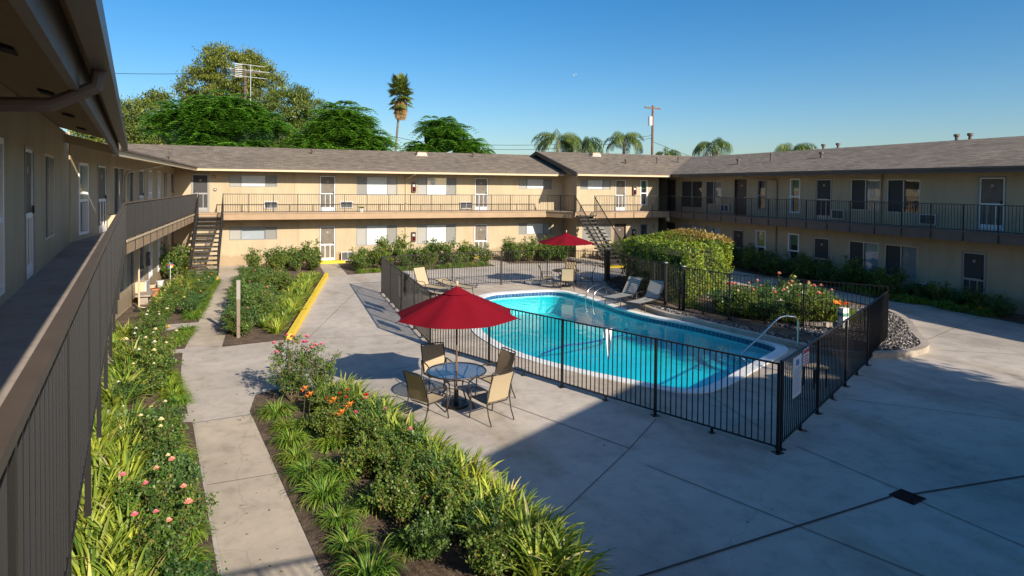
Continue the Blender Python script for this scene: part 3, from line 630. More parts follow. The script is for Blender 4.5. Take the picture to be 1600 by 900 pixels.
# left wing
frL=Fr((-4.63,0,0),(0,1,0),(1,0,0))
bL=thing('apartment_block','cream wing on the far left ending behind the dark stairs','building',(-7,27,0))
jl=[(19.3,20.2,2.98,4.87,'tally',0),(23.3,24.75,3.2,4.86,'slider',0),(25.1,26.4,3.2,4.83,'slider',1),(29.39,30.11,3.1,4.9,'tall',0),(31.6,32.2,3.1,4.9,'tall',0),(33.38,34.5,3.2,4.9,'slider',0),
    (23.3,24.75,.7,2.03,'sliderc',0),(25.1,26.4,.7,2.0,'slider',1),(29.39,30.11,.45,2.05,'tall',0),(31.6,32.1,.45,2.05,'tall',0),(33.38,34.5,.7,2.05,'slider',0)]
dl=[(21.25,22.3,ZF,4.88,'screen'),(27.38,28.4,ZF,4.88,'screen'),(35.62,36.6,ZF,4.9,'dark'),(27.3,28.25,.02,2.05,'dark'),(35.62,36.6,.02,2.05,'dark'),(21.3,22.2,.02,2.05,'dark')]
mb=MB(); wall(frL,18.6,36.88,0,5.42,[j[:4] for j in jl]+[j[:4] for j in dl],mb); mb.quad((-14.5,18.6,0),(-14.5,46,0),(-14.5,46,5.3),(-14.5,18.6,5.3)); mb.quad((-14.5,18.6,0),(-4.63,18.6,0),(-4.63,18.6,5.6),(-14.5,18.6,5.3)); mb.build('wall','stucco',bL)
for j in jl: window(frL,*j[:5],bL,j[5])
for j in dl: door(frL,*j[:5],bL)
for q in ((22.45,23.05,2.98,3.36,.3),(26.6,27.2,.3,.7,.35)): aircon(frL,*q[:4],bL,q[4])
slope_roof('roof',(-3.42,17.9,E2),(-3.42,35.6,E2),(-9.1,17.9,6.62),(-9.1,46,6.62),(-14.8,17.9,E2),(-14.8,46,E2),'roofy',bL)
mb=MB(); mb.box(-3.60,-3.48,17.9,35.75,5.01,5.135); mb.build('gutter','cream',bL)
mb=MB(); mb.tube([(-3.52,25.5,5.05),(-3.6,25.5,4.97),(-4.5,24.75,4.72),(-4.57,24.7,4.6),(-4.57,24.7,2.9)],.04,8); mb.tube([(-4.2,24.75,2.5),(-4.2,24.75,.12),(-3.95,24.75,.05)],.03,8); mb.build('downspout','cream',bL)
balcony([(-4.63,18.6),(-4.63,36.88)],[(-3.55,18.9),(-3.55,36.88)],bL,lip='cream')
# near left building (rotated)
frN=Fr(NL(0,-1.15),d_,n_)
bN=thing('apartment_block','near cream wing under a dark brown gutter at the left edge','building',NL(6,-5))
mb=MB(); jn=[(3.5,5.0,3.3,4.86,'slider',0),(9.0,9.7,3.0,4.87,'tall',0),(14.0,15.5,3.3,4.86,'slider',0)]; dn=[(6.2,7.15,ZF,4.88,'screen'),(11.5,12.45,ZF,4.88,'screen')]
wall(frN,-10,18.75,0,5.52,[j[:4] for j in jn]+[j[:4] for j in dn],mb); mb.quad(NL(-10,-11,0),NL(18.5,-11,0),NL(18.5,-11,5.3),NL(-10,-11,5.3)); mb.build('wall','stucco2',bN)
for j in jn: window(frN,*j[:5],bN,j[5])
for j in dn: door(frN,*j[:5],bN)
slope_roof('roof',NL(-12,.06,5.33),NL(17.75,.06,5.33),NL(-12,-5.7,6.80),NL(17.75,-5.7,6.80),NL(-12,-11.4,5.33),NL(17.75,-11.4,5.33),'roofn',bN)
mb=MB(); board(mb,NL(-12,-.02,5.27),NL(17.8,-.02,5.27),.16,.11,n_); mb.build('gutter','brown',bN)
mb=MB(); board(mb,NL(-12,-.14,5.24),NL(17.7,-.14,5.24),.28,.05,n_); mb.build('fascia','browntrim',bN)
mb=MB(); board(mb,NL(17.55,-.15,5.20),NL(17.55,-5.7,6.62),.20,.07,d_); mb.build('bargeboard','cream',bN)
mb=MB()
for t in (6.5,9.5,12.5,15.5): mb=MB(); mb.hexa([NL(t,-.62,5.43-.02),NL(t+.28,-.62,5.43-.02),NL(t+.28,-.78,5.47-.02),NL(t,-.78,5.47-.02),NL(t,-.62,5.43),NL(t+.28,-.62,5.43),NL(t+.28,-.78,5.47),NL(t,-.78,5.47)]); mb.build('soffit_vent','dark',bN)

mb=MB(); mb.tube([NL(5.2,.02,5.12),NL(5.2,-.0,5.0),NL(5.2,-.25,4.86),NL(5.2,-.6,4.84),NL(5.2,-1.08,4.7),NL(5.2,-1.1,4.4),NL(5.2,-1.1,2.9)],.05,10); mb.build('downspout','browntrim',bN)
balcony([tuple(NL(t,-1.15).xy) for t in (-.3,18.9)],[tuple(NL(t,-.17).xy) for t in (-.3,19.1)],bN,'browntrim')
# south side: walkway under the camera and gabled block that throws the big shadow
bS=thing('apartment_block','gabled block behind the viewer casting the big shadow','building',(12.46,-6,0))
mb=MB()
for x0,x1,y0,y1 in ((7.6,17.4,-1.3,-1.3),): mb.quad((x0,y0,0),(x1,y0,0),(x1,y0,5.3),(x0,y0,5.3)); mb.add([(x0,y0,5.3),(x1,y0,5.3),(12.46,y0,6.5)],[(0,1,2)])
mb.quad((7.6,-1.3,0),(7.6,-14,0),(7.6,-14,5.3),(7.6,-1.3,5.3)); mb.quad((17.4,-1.3,0),(17.4,-14,0),(17.4,-14,5.3),(17.4,-1.3,5.3)); mb.build('wall','stucco',bS)
mb=MB()
slope_roof('roof',(6.46,-14,5.13),(6.46,-.15,5.13),(12.46,-14,6.63),(12.46,-.15,6.63),(18.46,-14,5.13),(18.46,-.15,5.13),'roofy',bS,.12)
mb=MB(); mb.box(-.35,7.6,-1.25,.33,2.6,ZF); mb.build('walkway','walk',bS)
# ------------------------------------------------------------------ railings
def railing(root,pts,z0,h,sp=.115,st=1.22,stz=None,top=.045,pick=.013,cap='railtop',offs=0,close=True,gap=.06,post=.03,foot=False,pm='black'):
    P=[Vector((*p,0)) if len(p)==2 else Vector(p) for p in pts]
    for i in range(len(P)-1):
        a,b=P[i],P[i+1]; L=(b-a).length; t=(b-a)/L; q=Vector((t.y,-t.x,0))
        za=Vector((0,0,z0)); m=MB(); m.bar(a+Vector((0,0,z0+h)),b+Vector((0,0,z0+h)),top,top*.7); m.build('top_rail',cap,root)
        m=MB(); m.bar(a+Vector((0,0,z0+gap)),b+Vector((0,0,z0+gap)),.026,.026); m.build('bottom_rail','black',root)
        m=MB(); n=int(L/sp)
        for k in range(1,n+1):
            p=a+t*(L*k/(n+1)); w_=pick/2; c,e=t*w_,q*w_
            m.hexa([p-c-e+Vector((0,0,z0+gap)),p+c-e+Vector((0,0,z0+gap)),p+c+e+Vector((0,0,z0+gap)),p-c+e+Vector((0,0,z0+gap))]+[x+Vector((0,0,z0+h)) for x in (p-c-e,p+c-e,p+c+e,p-c+e)])
        m.build('picket_panel',pm,root)
        ns=max(1,round(L/st)); rngk=range(0,ns) if i<len(P)-2 else range(0,ns+1)
        for k in rngk:
            p=a+t*(L*k/ns); m=MB(); zl=stz if stz is not None else z0
            m.hexa([x+Vector((0,0,zl)) for x in (p-t*post/2-q*post/2,p+t*post/2-q*post/2,p+t*post/2+q*post/2,p-t*post/2+q*post/2)]+[x+Vector((0,0,z0+h+(.02 if foot else 0))) for x in (p-t*post/2-q*post/2,p+t*post/2-q*post/2,p+t*post/2+q*post/2,p-t*post/2+q*post/2)])
            if foot:
                m.box(p.x-.07,p.x+.07,p.y-.07,p.y+.07,zl,zl+.012)
            m.build('post','black',root)
        if foot:
            for k in range(ns):
                p=a+t*(L*(k+.5)/ns); m=MB(); m.box(p.x-.02,p.x+.02,p.y-.02,p.y+.02,z0+.01,z0+gap); m.box(p.x-.05,p.x+.05,p.y-.05,p.y+.05,z0,z0+.01); m.build('foot','black',root)
RH=.975
def rl(label,pts,**k):
    r_=thing('balcony_railing',label,'railing',(*pts[0],ZF)); railing(r_,pts,ZF,RH,stz=2.50,**k)
rl('black balcony railing along the far cream block, left of the landing',[(-2.28,YA+.03-.06),(15.95,YA-.03)],)
rl('short black balcony railing at the inner corner landing above the second stairs',[(15.95,YA-.03),(16.85,33.84)])
rl('black balcony railing in front of the forward stepped far block',[(18.3,33.84),(23.56,33.84)])
rl('black balcony railing of the shaded right wing',[(23.56,33.84),(23.56,-3.6)])
rl('dark balcony railing of the far left wing ending at the stairs',[(-3.50,18.9),(-3.50,35.75)],cap='cap',sp=.10,pick=.019,pm='railgrey')
rl('dark balcony railing with brown cap rail right in front of the viewer at left',[tuple(NL(.35,0).xy),tuple(NL(18.0,0).xy),(-3.50,18.9)],cap='cap',top=.048,sp=.10,pick=.019,pm='railgrey')
rl('short walkway railing just below the camera casting striped shadows on the path',[(-.25,.32),(7.4,.32)])
# stairs
def stairs(label,x0,x1,yb,yt,ins=0,dp=.24):
    st=thing('staircase',label,'stairs',((x0+x1)/2,yb,0)); n=14; rise=ZF/15; run=(yt-yb)/n
    for x in (x0,x1):
        xs=x+(ins if x==x0 else -ins); m=MB(); m.bar((xs,yb-.05,.1-(.06 if ins else 0)),(xs,yt+.05,ZF-.12-(.06 if ins else 0)),.05,dp); m.build('stringer','black',st)
        s=-1 if x==x0 else 1; m=MB(); m.bar((x,yb+.02,.95+.1),(x,yt+.05,ZF+.92),.04,.04); m.build('handrail','black',st)
        m=MB()
        for k in range(33):
            f_=(k+.5)/33; y=yb+.02+(yt-yb)*f_; z=.2+(ZF-.12-.1)*f_; w_=.007; m.box(x-w_,x+w_,y-w_,y+w_,z,z+.87)
        m.build('picket_panel','black',st)
        for y,z in ((yb+.02,.05),(yt,ZF)): m=MB(); m.box(x-.02,x+.02,y-.02,y+.02,z if z>1 else .0,z+1.0); m.build('post','black',st)
    for k in range(n):
        y=yb+run*k; z=rise*(k+1); m=MB(); m.box(x0+.03,x1-.03,y,y+run+.03,z-.06,z); m.build('tread','tread',st)
    m=MB(); m.box(x0-.05,x1+.05,yb-.45,yb+.1,.012,.10); m.build('yellow_base','yellow',st)
    return st
stairs('dark open tread stairs at the far left corner with yellow base',-3.42,-2.27,32.05,35.74)
stairs('dark open tread stairs behind the far red umbrella with yellow base',16.95,18.22,30.3,33.86,.30,.15)
mb=MB(); mb.box(11.4,12.6,36.2,36.86,.012,.12); tag(mb.build('door_step','yellow'),'yellow door step at the door behind the back fence','step')
mb=MB(); mb.box(2.35,3.9,36.15,36.86,.012,.13); tag(mb.build('door_step','yellow'),'yellow door step at the end of the yellow curb','step')
mb=MB(); mb.box(24.0,24.68,15.4,16.8,.012,.13); tag(mb.build('door_step','yellow'),'shaded yellow door step beside the right wing air conditioner','step')
# cabinets, lamps
def cabinet(fr,u,z,label):
    c=thing('extinguisher_cabinet',label,'cabinet',fr.P(u,z,0)); mb=MB(); ring(mb,fr,u-.12,u+.12,z,z+.55,.03,0,.12); fbox(mb,fr,u-.11,u+.11,z+.02,z+.53,.0,.03); mb.build('case','browntrim',c)
    mb=MB(); mb.tube([fr.P(u,z+.07,.07),fr.P(u,z+.36,.07),fr.P(u,z+.42,.07)],[.05,.05,.02],10); mb.build('extinguisher','red',c); back(fr,u-.09,u+.09,z+.03,z+.52,.11,'glass',c,'pane'); mb=MB(); fbox(mb,fr,u-.06,u+.06,z+.30,z+.42,.111,.115); mb.build('label_plate','white',c)
cabinet(frA,7.86,3.98,'upper fire extinguisher cabinet on the long far wall beside the downspout')
cabinet(frA,7.86,1.08,'lower fire extinguisher cabinet on the long far wall beside the downspout')
cabinet(frB,21.6,3.9,'upper fire extinguisher cabinet right of the far stairs between door and window')
cabinet(frB,21.6,1.15,'lower fire extinguisher cabinet in shade behind the hedge')
cabinet(frL,28.85,1.05,'fire extinguisher cabinet on the left wing ground floor wall')
for fr,u,z,l in ((frA,-2.72,4.05,'small wall lamp beside the upper corner door'),(frB,23.1,1.85,'small round lamp on the shaded wall beside the passage'),(frA,-2.78,4.72,'small red alarm box above the corner wall lamp')):
    al='red' in l; t=thing('alarm_box' if al else 'wall_lamp',l,'alarm' if al else 'lamp',fr.P(u,z,0)); mb=MB(); fbox(mb,fr,u-.07,u+.07,z-.07,z+.07,0,.05); mb.build('housing','red' if al else 'browntrim',t)
    mb=MB(); fbox(mb,fr,u-.04,u+.04,z-.03,z+.03,.05,.10); mb.build('lens','lgrey',t)
# roof fixtures
def vent(x,y,z,kind,label):
    t=thing('roof_vent',label,'vent',(x,y,z)); mb=MB()
    if kind=='pipe': mb.cyl((x,y),.05,z-.2,z+.35,10); mb.cyl((x,y),.075,z+.33,z+.42,10); mb.build('pipe','browntrim',t)
    elif kind=='twin':
        mb.cyl((x,y),.07,z-.2,z+.2,12); mb.build('pipe','browntrim',t); mb=MB(); mb.cyl((x,y),.12,z+.18,z+.29,12); mb.build('cap','red' if 0 else 'browntrim',t)
    else:
        mb.add([(x-.4,y-.25,z-.1),(x+.4,y-.25,z-.1),(x+.4,y+.3,z+.05),(x-.4,y+.3,z+.05),(x-.25,y-.2,z+.22),(x+.25,y-.2,z+.22),(x+.25,y+.2,z+.25),(x-.25,y+.2,z+.25)],[(4,5,6,7),(0,1,5,4),(1,2,6,5),(2,3,7,6),(3,0,4,7)]); mb.build('hood','trim',t)
        mb=MB(); 
        for k in range(3): mb.box(x-.3,x+.3,y-.29,y-.22,z-.04+.07*k,z-.01+.07*k)
        mb.build('louvre','white',t)
def zr(y): return 5.2+(y-35.7)*.25
vent(2.35,39.6,zr(39.6),'twin','tall pipe vent on the far roof in front of the pinnate trees'); vent(9.0,40,zr(40),'hood','hooded vent on the far roof ridge right of the fan palm'); vent(12.5,40,zr(40),'twin','short thick pipe vent on the far roof in front of the small pinnate tree')
vent(-4.9,37.4,zr(37.4),'pipe','small pipe vent low on the far roof at the left gutter end')
zb=lambda y:5.2+(y-33.72)*.25
vent(20.9,38.9,zb(38.9),'hood','hooded vent on the gabled roof below the queen palms'); vent(22.0,36.6,zb(36.6),'twin','small dark cap vent on the gabled roof'); vent(24.6,36.9,zb(36.9),'pipe','thin pipe vent in the middle of the gabled roof'); vent(26.6,37.3,zb(37.3),'pipe','thin pipe vent beside the valley of the two roofs')
zw=lambda x:5.2+(x-23.48)*.25
for x,y,k,l in ((25.9,30.4,'twin','thick pipe vent nearest the gutter on the right wing roof'),(26.6,25.0,'twin','thick pipe vent in the middle of the right wing roof'),(26.3,28.2,'pipe','thin pipe vent in the middle of the right wing roof'),(29.3,36.5,'twin','left one of the vent pair at the far end of the right ridge'),(29.3,37.6,'twin','right one of the vent pair at the far end of the right ridge'),(29.5,27.6,'twin','left one of the vent pair at the middle of the right ridge'),(29.5,26.6,'twin','right one of the vent pair at the middle of the right ridge'),(29.4,20.0,'twin','low one of the vent pair at the near end of the right ridge'),(29.4,19.4,'twin','tall one of the vent pair at the near end of the right ridge')):
    vent(x,y,min(zw(x),6.63),k,l)
# ------------------------------------------------------------------ pool fence
FH=1.47
def pf(label,pts,z0=0.0,**k):
    t=thing('pool_fence',label,'fence',(*pts[0],z0)); railing(t,pts,z0,FH-z0*0+0,sp=.112,st=2.2,stz=z0,top=.035,pick=.016,cap='black',gap=.10,post=.045,foot=True,**k); return t
pf('black steel pool fence on the near side behind the dining table',[fence_pts[0],fence_pts[1]])
pf('black steel pool fence along the left side with towel and dark sign boards',[fence_pts[1],fence_pts[2]])
pf('black steel pool fence across the back of the pool deck',fence_pts[2:6])
pf('black steel pool fence standing on the planter curb beside hedge and roses',fence_r,.13)
g=pf('black steel pool fence with gate on the right carrying white and red notices',[(7.95,8.20),(13.8,11.45),(16.35,12.95)])
def post(x,y,z0,h,w,label,cap=True):
    t=thing('fence_post',label,'post',(x,y,z0)); m=MB(); m.box(x-w/2,x+w/2,y-w/2,y+w/2,z0,z0+h); m.build('shaft','black',t)
    m=MB(); m.box(x-w/2-.01,x+w/2+.01,y-w/2-.01,y+w/2+.01,z0+h,z0+h+.03); m.build('cap','grey' if cap else 'black',t)
post(14.05,24.85,0,1.56,.17,'thick black fence post at the back corner near the far table')
post(13.36,19.4,.13,1.5,.09,'left one of two wider fence posts between lounger and roses')
post(13.34,18.3,.13,1.5,.09,'right one of two wider fence posts between lounger and roses')
# bollard
t=thing('bollard','short black bollard behind the back corner fence post','bollard',(16.9,27.6,0)); m=MB(); m.cyl((16.9,27.6),.09,0,.75,16); m.build('shaft','black',t); m=MB(); m.cyl((16.9,27.6),.11,.75,.85,16); m.build('cap','grey',t)
# fence notices
fd=(Vector((13.8,11.45,0))-Vector((7.95,8.2,0))).normalized(); fn=Vector((fd.y,-fd.x,0)); frF=Fr((7.95,8.2,0),fd,fn)
def text(s,fr,u,z,size,d,mat,par,ax='CENTER'):
    c=D.curves.new('txt','FONT'); c.body=s; c.size=size; c.align_x=ax; c.align_y='CENTER'; c.extrude=.0008
    o=D.objects.new('tmp',c); col.objects.link(o); bpy.context.view_layer.update(); me=bpy.data.meshes.new_from_object(o); D.objects.remove(o)
    X=fr.u; Z=Vector((0,0,1)); Mx=Matrix((X,Z,X.cross(Z))).transposed().to_4x4(); Mx.translation=fr.P(u,z,d)-worldloc(par); me.transform(Mx)
    me.materials.clear(); me.materials.append(MT[mat]); q=D.objects.new('lettering',me); col.objects.link(q); q.parent=par
MT['blue']=plain('sign_blue',(.05,.16,.50),.5); MT['signred']=plain('sign_red',(.6,.04,.06),.5); MT['ink']=plain('print_grey',(.25,.28,.33),.6)
t=thing('notice_board','tall white and blue rules notice hanging on the right pool fence','sign',frF.P(.75,.8,.04))
m=MB(); fbox(m,frF,.5,.98,.72,1.42,.03,.04); m.build('panel','white',t)
m=MB(); 
fbox(m,frF,.66,.82,1.26,1.36,.041,.043)
m.build('emblem','blue',t)
m=MB()
for k in range(15): fbox(m,frF,.54,.94-.12*((k*7)%3)/3,1.20-.03*k,1.208-.03*k,.041,.0425)
m.build('small_print','ink',t)
t=thing('warning_sign','small red and white warning sign beside the tall notice on the fence','sign',frF.P(1.25,1.2,.04))
m=MB(); fbox(m,frF,1.08,1.42,1.16,1.46,.035,.045); m.build('panel','white',t); m=MB(); fbox(m,frF,1.09,1.41,1.38,1.45,.046,.048); fbox(m,frF,1.09,1.41,1.17,1.19,.046,.048); m.build('band','signred',t)
m=MB()
for k in range(3): fbox(m,frF,1.12,1.38-.05*(k%2),1.32-.05*k,1.345-.05*k,.046,.048)
m.build('print_lines','signred',t)
frLf=Fr((4.12,20,0),(Vector((4.2,25.7,0))-Vector((4.02,16.65,0))),(-1,0.02,0))
for u0,u1,z0,z1,l in ((1.05,1.75,.55,1.28,'dark sign board on the left pool fence seen behind the towel'),(-2.35,-1.75,.60,1.30,'dark sign board on the left pool fence below the red umbrella edge'),):
    t=thing('notice_board',l,'sign',frLf.P(u0,z0,.03)); m=MB(); fbox(m,frLf,u0,u1,z0,z1,.03,.045); m.build('panel','grey',t); m=MB(); ring(m,frLf,u0-.01,u1+.01,z0-.01,z1+.01,.02,.028,.05); m.build('frame','black',t)
# cloths
def cloth(name,label,cat,c,dirv,w,l,mat,taper=.0,fold=.03):
    c=Vector(c); u=Vector(dirv).normalized(); q=Vector((u.y,-u.x,0)); V=[];F=[];nu,nv=14,16
    for j in range(nv+1):
        for i in range(nu+1):
            s=i/nu-.5; v=j/nv; ww=w*(1-taper*v)
            side=1 if v<.85 else 1
            dd=.03+fold*math.sin(i*2.1+v*2)*(.4+v)*.8
            V.append(c+u*(s*ww)+q*dd+Vector((0,0,.03-l*v-(.04*math.cos(i*1.3) if j==nv else 0))))
    k=len(V)
    for j in range(4):
        for i in range(nu+1):
            s=i/nu-.5; V.append(c+u*(s*w)-q*.03+Vector((0,0,.03-.06*j)))
    for j in range(nv):
        for i in range(nu): a=j*(nu+1)+i; F.append((a,a+1,a+nu+2,a+nu+1))
    for j in range(3):
        for i in range(nu): a=k+j*(nu+1)+i; F.append((a,a+1,a+nu+2,a+nu+1))
    for i in range(nu): F.append((i,i+1,k+i+1,k+i))
    o=npmesh(name,[tuple(v) for v in V],F,mat,None,True); o.data.name=name
    return tag(o,label,cat)
MT['towelg']=plain('grey_towel',(.40,.41,.42),.95,0,.12,12); MT['towelw']=plain('white_towel',(.78,.78,.76),.95)
cloth('towel','grey towel hung over the left pool fence next to the dark board','towel',(4.13,20.3,FH),(0.02,1,0),.55,.62,'towelg')
e=(Vector((4.02,16.65,0))-Vector((7.8,8.1,0))).normalized(); c0=Vector((7.8,8.1,0))+e*3.52
cloth('towel','narrow white cloth hanging from the near fence rail in front of the pool','towel',(c0.x+.03,c0.y-.03,FH-.02),(.95,.30,0),.20,.60,'towelw',.72,.006)
# ------------------------------------------------------------------ umbrella + dining set
def umbrella(label,loc,r=1.25,zr_=1.80,zt=2.33):
    t=thing('patio_umbrella',label,'umbrella',loc,0.2); n=8; V=[];F=[]
    m=MB(); rings=7
    for j in range(rings+1):
        s=.16+.84*j/rings
        for i in range(n*4):
            a=2*math.pi*i/(n*4); k=(i%4); sag=1-.055*math.sin(math.pi*k/4)*s
            rr=r*s*sag*(math.cos(math.pi/n)/math.cos(((a)%(2*math.pi/n))-math.pi/n) if True else 1)
            z=zt-(zt-zr_)*(s**1.05)-.03*math.sin(math.pi*k/4)*s
            V.append((rr*math.cos(a),rr*math.sin(a),z))
    N4=n*4
    for j in range(rings):
        for i in range(N4): F.append((j*N4+i,j*N4+(i+1)%N4,(j+1)*N4+(i+1)%N4,(j+1)*N4+i))
    npmesh('canopy',V,F,'red',t)
    V=[];F=[]
    for j in range(4):
        s=.02+.19*j/3
        for i in range(N4):
            a=2*math.pi*i/N4; V.append((r*s*math.cos(a),r*s*math.sin(a),zt+.05-.16*(s/.21)*.9))
    for j in range(3):
        for i in range(N4): F.append((j*N4+i,j*N4+(i+1)%N4,(j+1)*N4+(i+1)%N4,(j+1)*N4+i))
    npmesh('vent_cap',V,F,'red',t,True)
    m=MB(); m.cyl((0,0),.02,.05,zt+.06,10); m.build('pole','wood',t,local=True)
    m=MB(); m.cyl((0,0),.02,zt+.06,zt+.12,8,0,.03); m.cyl((0,0),.03,zt+.12,zt+.15,8,0,.005); m.build('finial','cream',t,local=True)
    for i in range(n):
        a=2*math.pi*i/n; m=MB(); m.bar((0,0,zt-.03),(r*1.03*math.cos(a),r*1.03*math.sin(a),zr_-.02),.014); rb=m.build('rib','frame',t,local=True)
        m=MB(); m.bar((0,0,zr_+.02),(r*.5*math.cos(a),r*.5*math.sin(a),zt-(zt-zr_)*.5-.03),.012); m.build('strut','frame',rb,local=True)
    m=MB(); m.cyl((0,0),.045,.0,.35,12); m.cyl((0,0),.24,0.012,.06,24); m.build('base','black',t,local=True)
    return t
umbrella('open red patio umbrella over the near dining table',(3.43,12.0,0))
umbrella('open red patio umbrella over the far table near the stairs',(12.05,24.95,0),1.27,1.92,2.32)
def table():
    t=thing('patio_table','','table',(0,0,0)); r=.58; zt=.70
    m=MB(); m.cyl((0,0),r-.012,zt-.004,zt+.006,40); m.build('tabletop','tglass',t,local=True)
    m=MB(); m.tube([(r*math.cos(a),r*math.sin(a),zt) for a in [2*math.pi*i/40 for i in range(41)]],.016,6); m.build('rim','frame',t,local=True)
    for i in range(4):
        a=math.pi/4+i*math.pi/2; c,s=math.cos(a),math.sin(a); m=MB(); m.tube([(c*r*.82,s*r*.82,zt-.02),(c*r*.5,s*r*.5,.52),(c*r*.42,s*r*.42,.3),(c*r*.7,s*r*.7,.01)],.016,6); m.build('leg','frame',t,local=True)
    m=MB(); m.tube([(r*.45*math.cos(a),r*.45*math.sin(a),.42) for a in [2*math.pi*i/24 for i in range(25)]],.01,5); m.build('brace_ring','frame',t,local=True)
    return t
def chair():
    t=thing('patio_chair','','chair',(0,0,0)); w=.27
    def sling(P,mat,name):
        V=[];F=[];nn=8
        for i,(y,z) in enumerate(P):
            for j in range(nn+1):
                x=-w+2*w*j/nn; dz=-.012*math.sin(math.pi*j/nn); V.append((x,y,z+dz))
        for i in range(len(P)-1):
            for j in range(nn): a=i*(nn+1)+j; F.append((a,a+1,a+nn+2,a+nn+1))
        return npmesh(name,V,F,mat,t,True)
    sling([(.26,.43),(.15,.425),(0,.405),(-.14,.395),(-.2,.41)],'sling','seat')
    sling([(-.205,.43),(-.24,.56),(-.28,.72),(-.33,.86),(-.37,.97)],'sling','backrest')
    m=MB()
    for s in(-1,1): m.tube([(s*w,.27,.43),(s*w,0,.405),(s*w,-.19,.40),(s*w,-.24,.56),(s*w,-.28,.72),(s*w,-.33,.86),(s*w,-.375,.985)],.013,6)
    m.tube([(-w,-.375,.985),(-w*.5,-.385,.995),(w*.5,-.385,.995),(w,-.375,.985)],.013,6); m.tube([(-w,.27,.425),(w,.27,.425)],.012,6); m.tube([(-w,-.18,.37),(w,-.18,.37)],.011,6)
    m.build('frame','frame',t,local=True,smooth=True)
    for s in(-1,1):
        x=s*(w+.025); m=MB(); m.tube([(x,-.27,.66),(x,-.1,.665),(x,.12,.655),(x,.22,.635),(x,.26,.6)],.014,6); m.build('armrest','frame',t,local=True,smooth=True)
        m=MB(); m.tube([(x,.26,.6),(x,.27,.4),(x,.28,.2),(x,.31,.01)],.013,6); m.build('leg','frame',t,local=True,smooth=True)
        m=MB(); m.tube([(x,-.26,.66),(x,-.22,.42),(x,-.27,.2),(x,-.36,.01)],.013,6); m.build('leg','frame',t,local=True,smooth=True)
    return t
tb=table(); tb.location=(3.43,12.0,0); tb['label']='round glass topped patio table under the near red umbrella'
t2=copy_tree(tb,loc=(12.05,24.95,0),label='round glass topped table under the far red umbrella inside the fence'); 
for x in (tb,t2): x['group']='round patio tables under umbrellas'
ch=chair(); g1='sling chairs around the near table'; g2='sling chairs around the far table'
def put(c,x,y,tx,ty,label,group):
    rz=math.atan2(ty-y,tx-x)-math.pi/2; c.scale=(.94,.94,.95); c.location=(x,y,0); c.rotation_euler=(0,0,rz); c['label']=label; c['group']=group
put(ch,2.72,11.50,3.55,11.95,'near table chair on the left, seat facing right',g1)
for x,y,tx,ty,l in ((3.30,12.98,3.40,12.0,'near table chair at the back left, its front facing the viewer'),(4.30,12.22,3.43,12.0,'near table chair at the back right beside the fence'),(3.85,11.12,3.50,12.0,'near table chair in front right with its back to the viewer')):
    put(copy_tree(ch),x,y,tx,ty,l,g1)
for x,y,l in ((11.25,25.2,'far table chair on the left, tall beige back'),(11.75,24.2,'far table chair at the front left with its back to the viewer'),(12.85,24.5,'far table chair on the right next to the fence corner'),(12.6,25.7,'far table chair at the back right')):
    put(copy_tree(ch),x,y,12.05,24.95,l,g2)
# loungers
def lounger(straps,mat,back=58,name='sun_lounger'):
    t=thing(name,'','sun lounger',(0,0,0)); w=.30; bl=.75; yb=1.25; a=R(back); P=[(0,.34),(.1,.36),(yb*.5,.345),(yb,.35)]
    def pan(a0,b0,c0,d0,name,nseg):
        if straps:
            m=MB()
            for i in range(nseg):
                f0,f1=(i+.08)/nseg,(i+.80)/nseg; p=Vector(a0).lerp(Vector(b0),f0);q=Vector(a0).lerp(Vector(b0),f1)
                m.hexa([(-w,p.y,p.z-.008),(w,p.y,p.z-.008),(w,q.y,q.z-.008),(-w,q.y,q.z-.008),(-w,p.y,p.z+.006),(w,p.y,p.z+.006),(w,q.y,q.z+.006),(-w,q.y,q.z+.006)])
            return m.build(name,mat,t,local=True)
        m=MB(); p,q=Vector(a0),Vector(b0); k=6
        for i in range(k):
            u=p.lerp(q,i/k); v=p.lerp(q,(i+1)/k); s=lambda f_:-.02*math.sin(math.pi*f_)
            m.quad((-w,u.y,u.z+s(i/k)),(w,u.y,u.z+s(i/k)),(w,v.y,v.z+s((i+1)/k)),(-w,v.y,v.z+s((i+1)/k)))
        return m.build(name,mat,t,local=True)
    pan((0,0,.36),(0,yb,.35),0,0,'seat',14); pan((0,yb+.02,.37),(0,yb+.02+bl*math.cos(a),.37+bl*math.sin(a)),0,0,'backrest',10)
    m=MB()
    for s in(-1,1): m.tube([(s*w,-.06,.33),(s*w,0,.36),(s*w,yb,.35),(s*w,yb+.55,.34)],.015,6); m.tube([(s*w,yb,.36),(s*w,yb+bl*math.cos(a),.36+bl*math.sin(a))],.014,6)
    m.tube([(-w,-.06,.33),(w,-.06,.33)],.015,6); m.tube([(-w,yb+.55,.34),(w,yb+.55,.34)],.015,6); m.tube([(-w,yb+bl*math.cos(a),.36+bl*math.sin(a)),(w,yb+bl*math.cos(a),.36+bl*math.sin(a))],.014,6)
    m.build('frame','frame',t,local=True)
    for s in(-1,1):
        for y in(.22,yb+.25): m=MB(); m.tube([(s*w,y,.35),(s*(w+.03),y+.03,.2),(s*(w+.04),y-.03 if y<1 else y+.08,.005)],.015,6); m.build('leg','frame',t,local=True)
        if not straps: m=MB(); m.tube([(s*(w+.03),.75,.36),(s*(w+.05),.8,.55),(s*(w+.05),1.3,.56),(s*(w+.03),1.4,.4)],.013,6); m.build('armrest','frame',t,local=True)
    return t
def putl(o,fx,fy,hx,hy,label):
    rz=math.atan2(hy-fy,hx-fx)-math.pi/2; o.location=(fx,fy,0.005); o.rotation_euler=(0,0,rz); o['label']=label; o['group']='loungers on the pool deck'
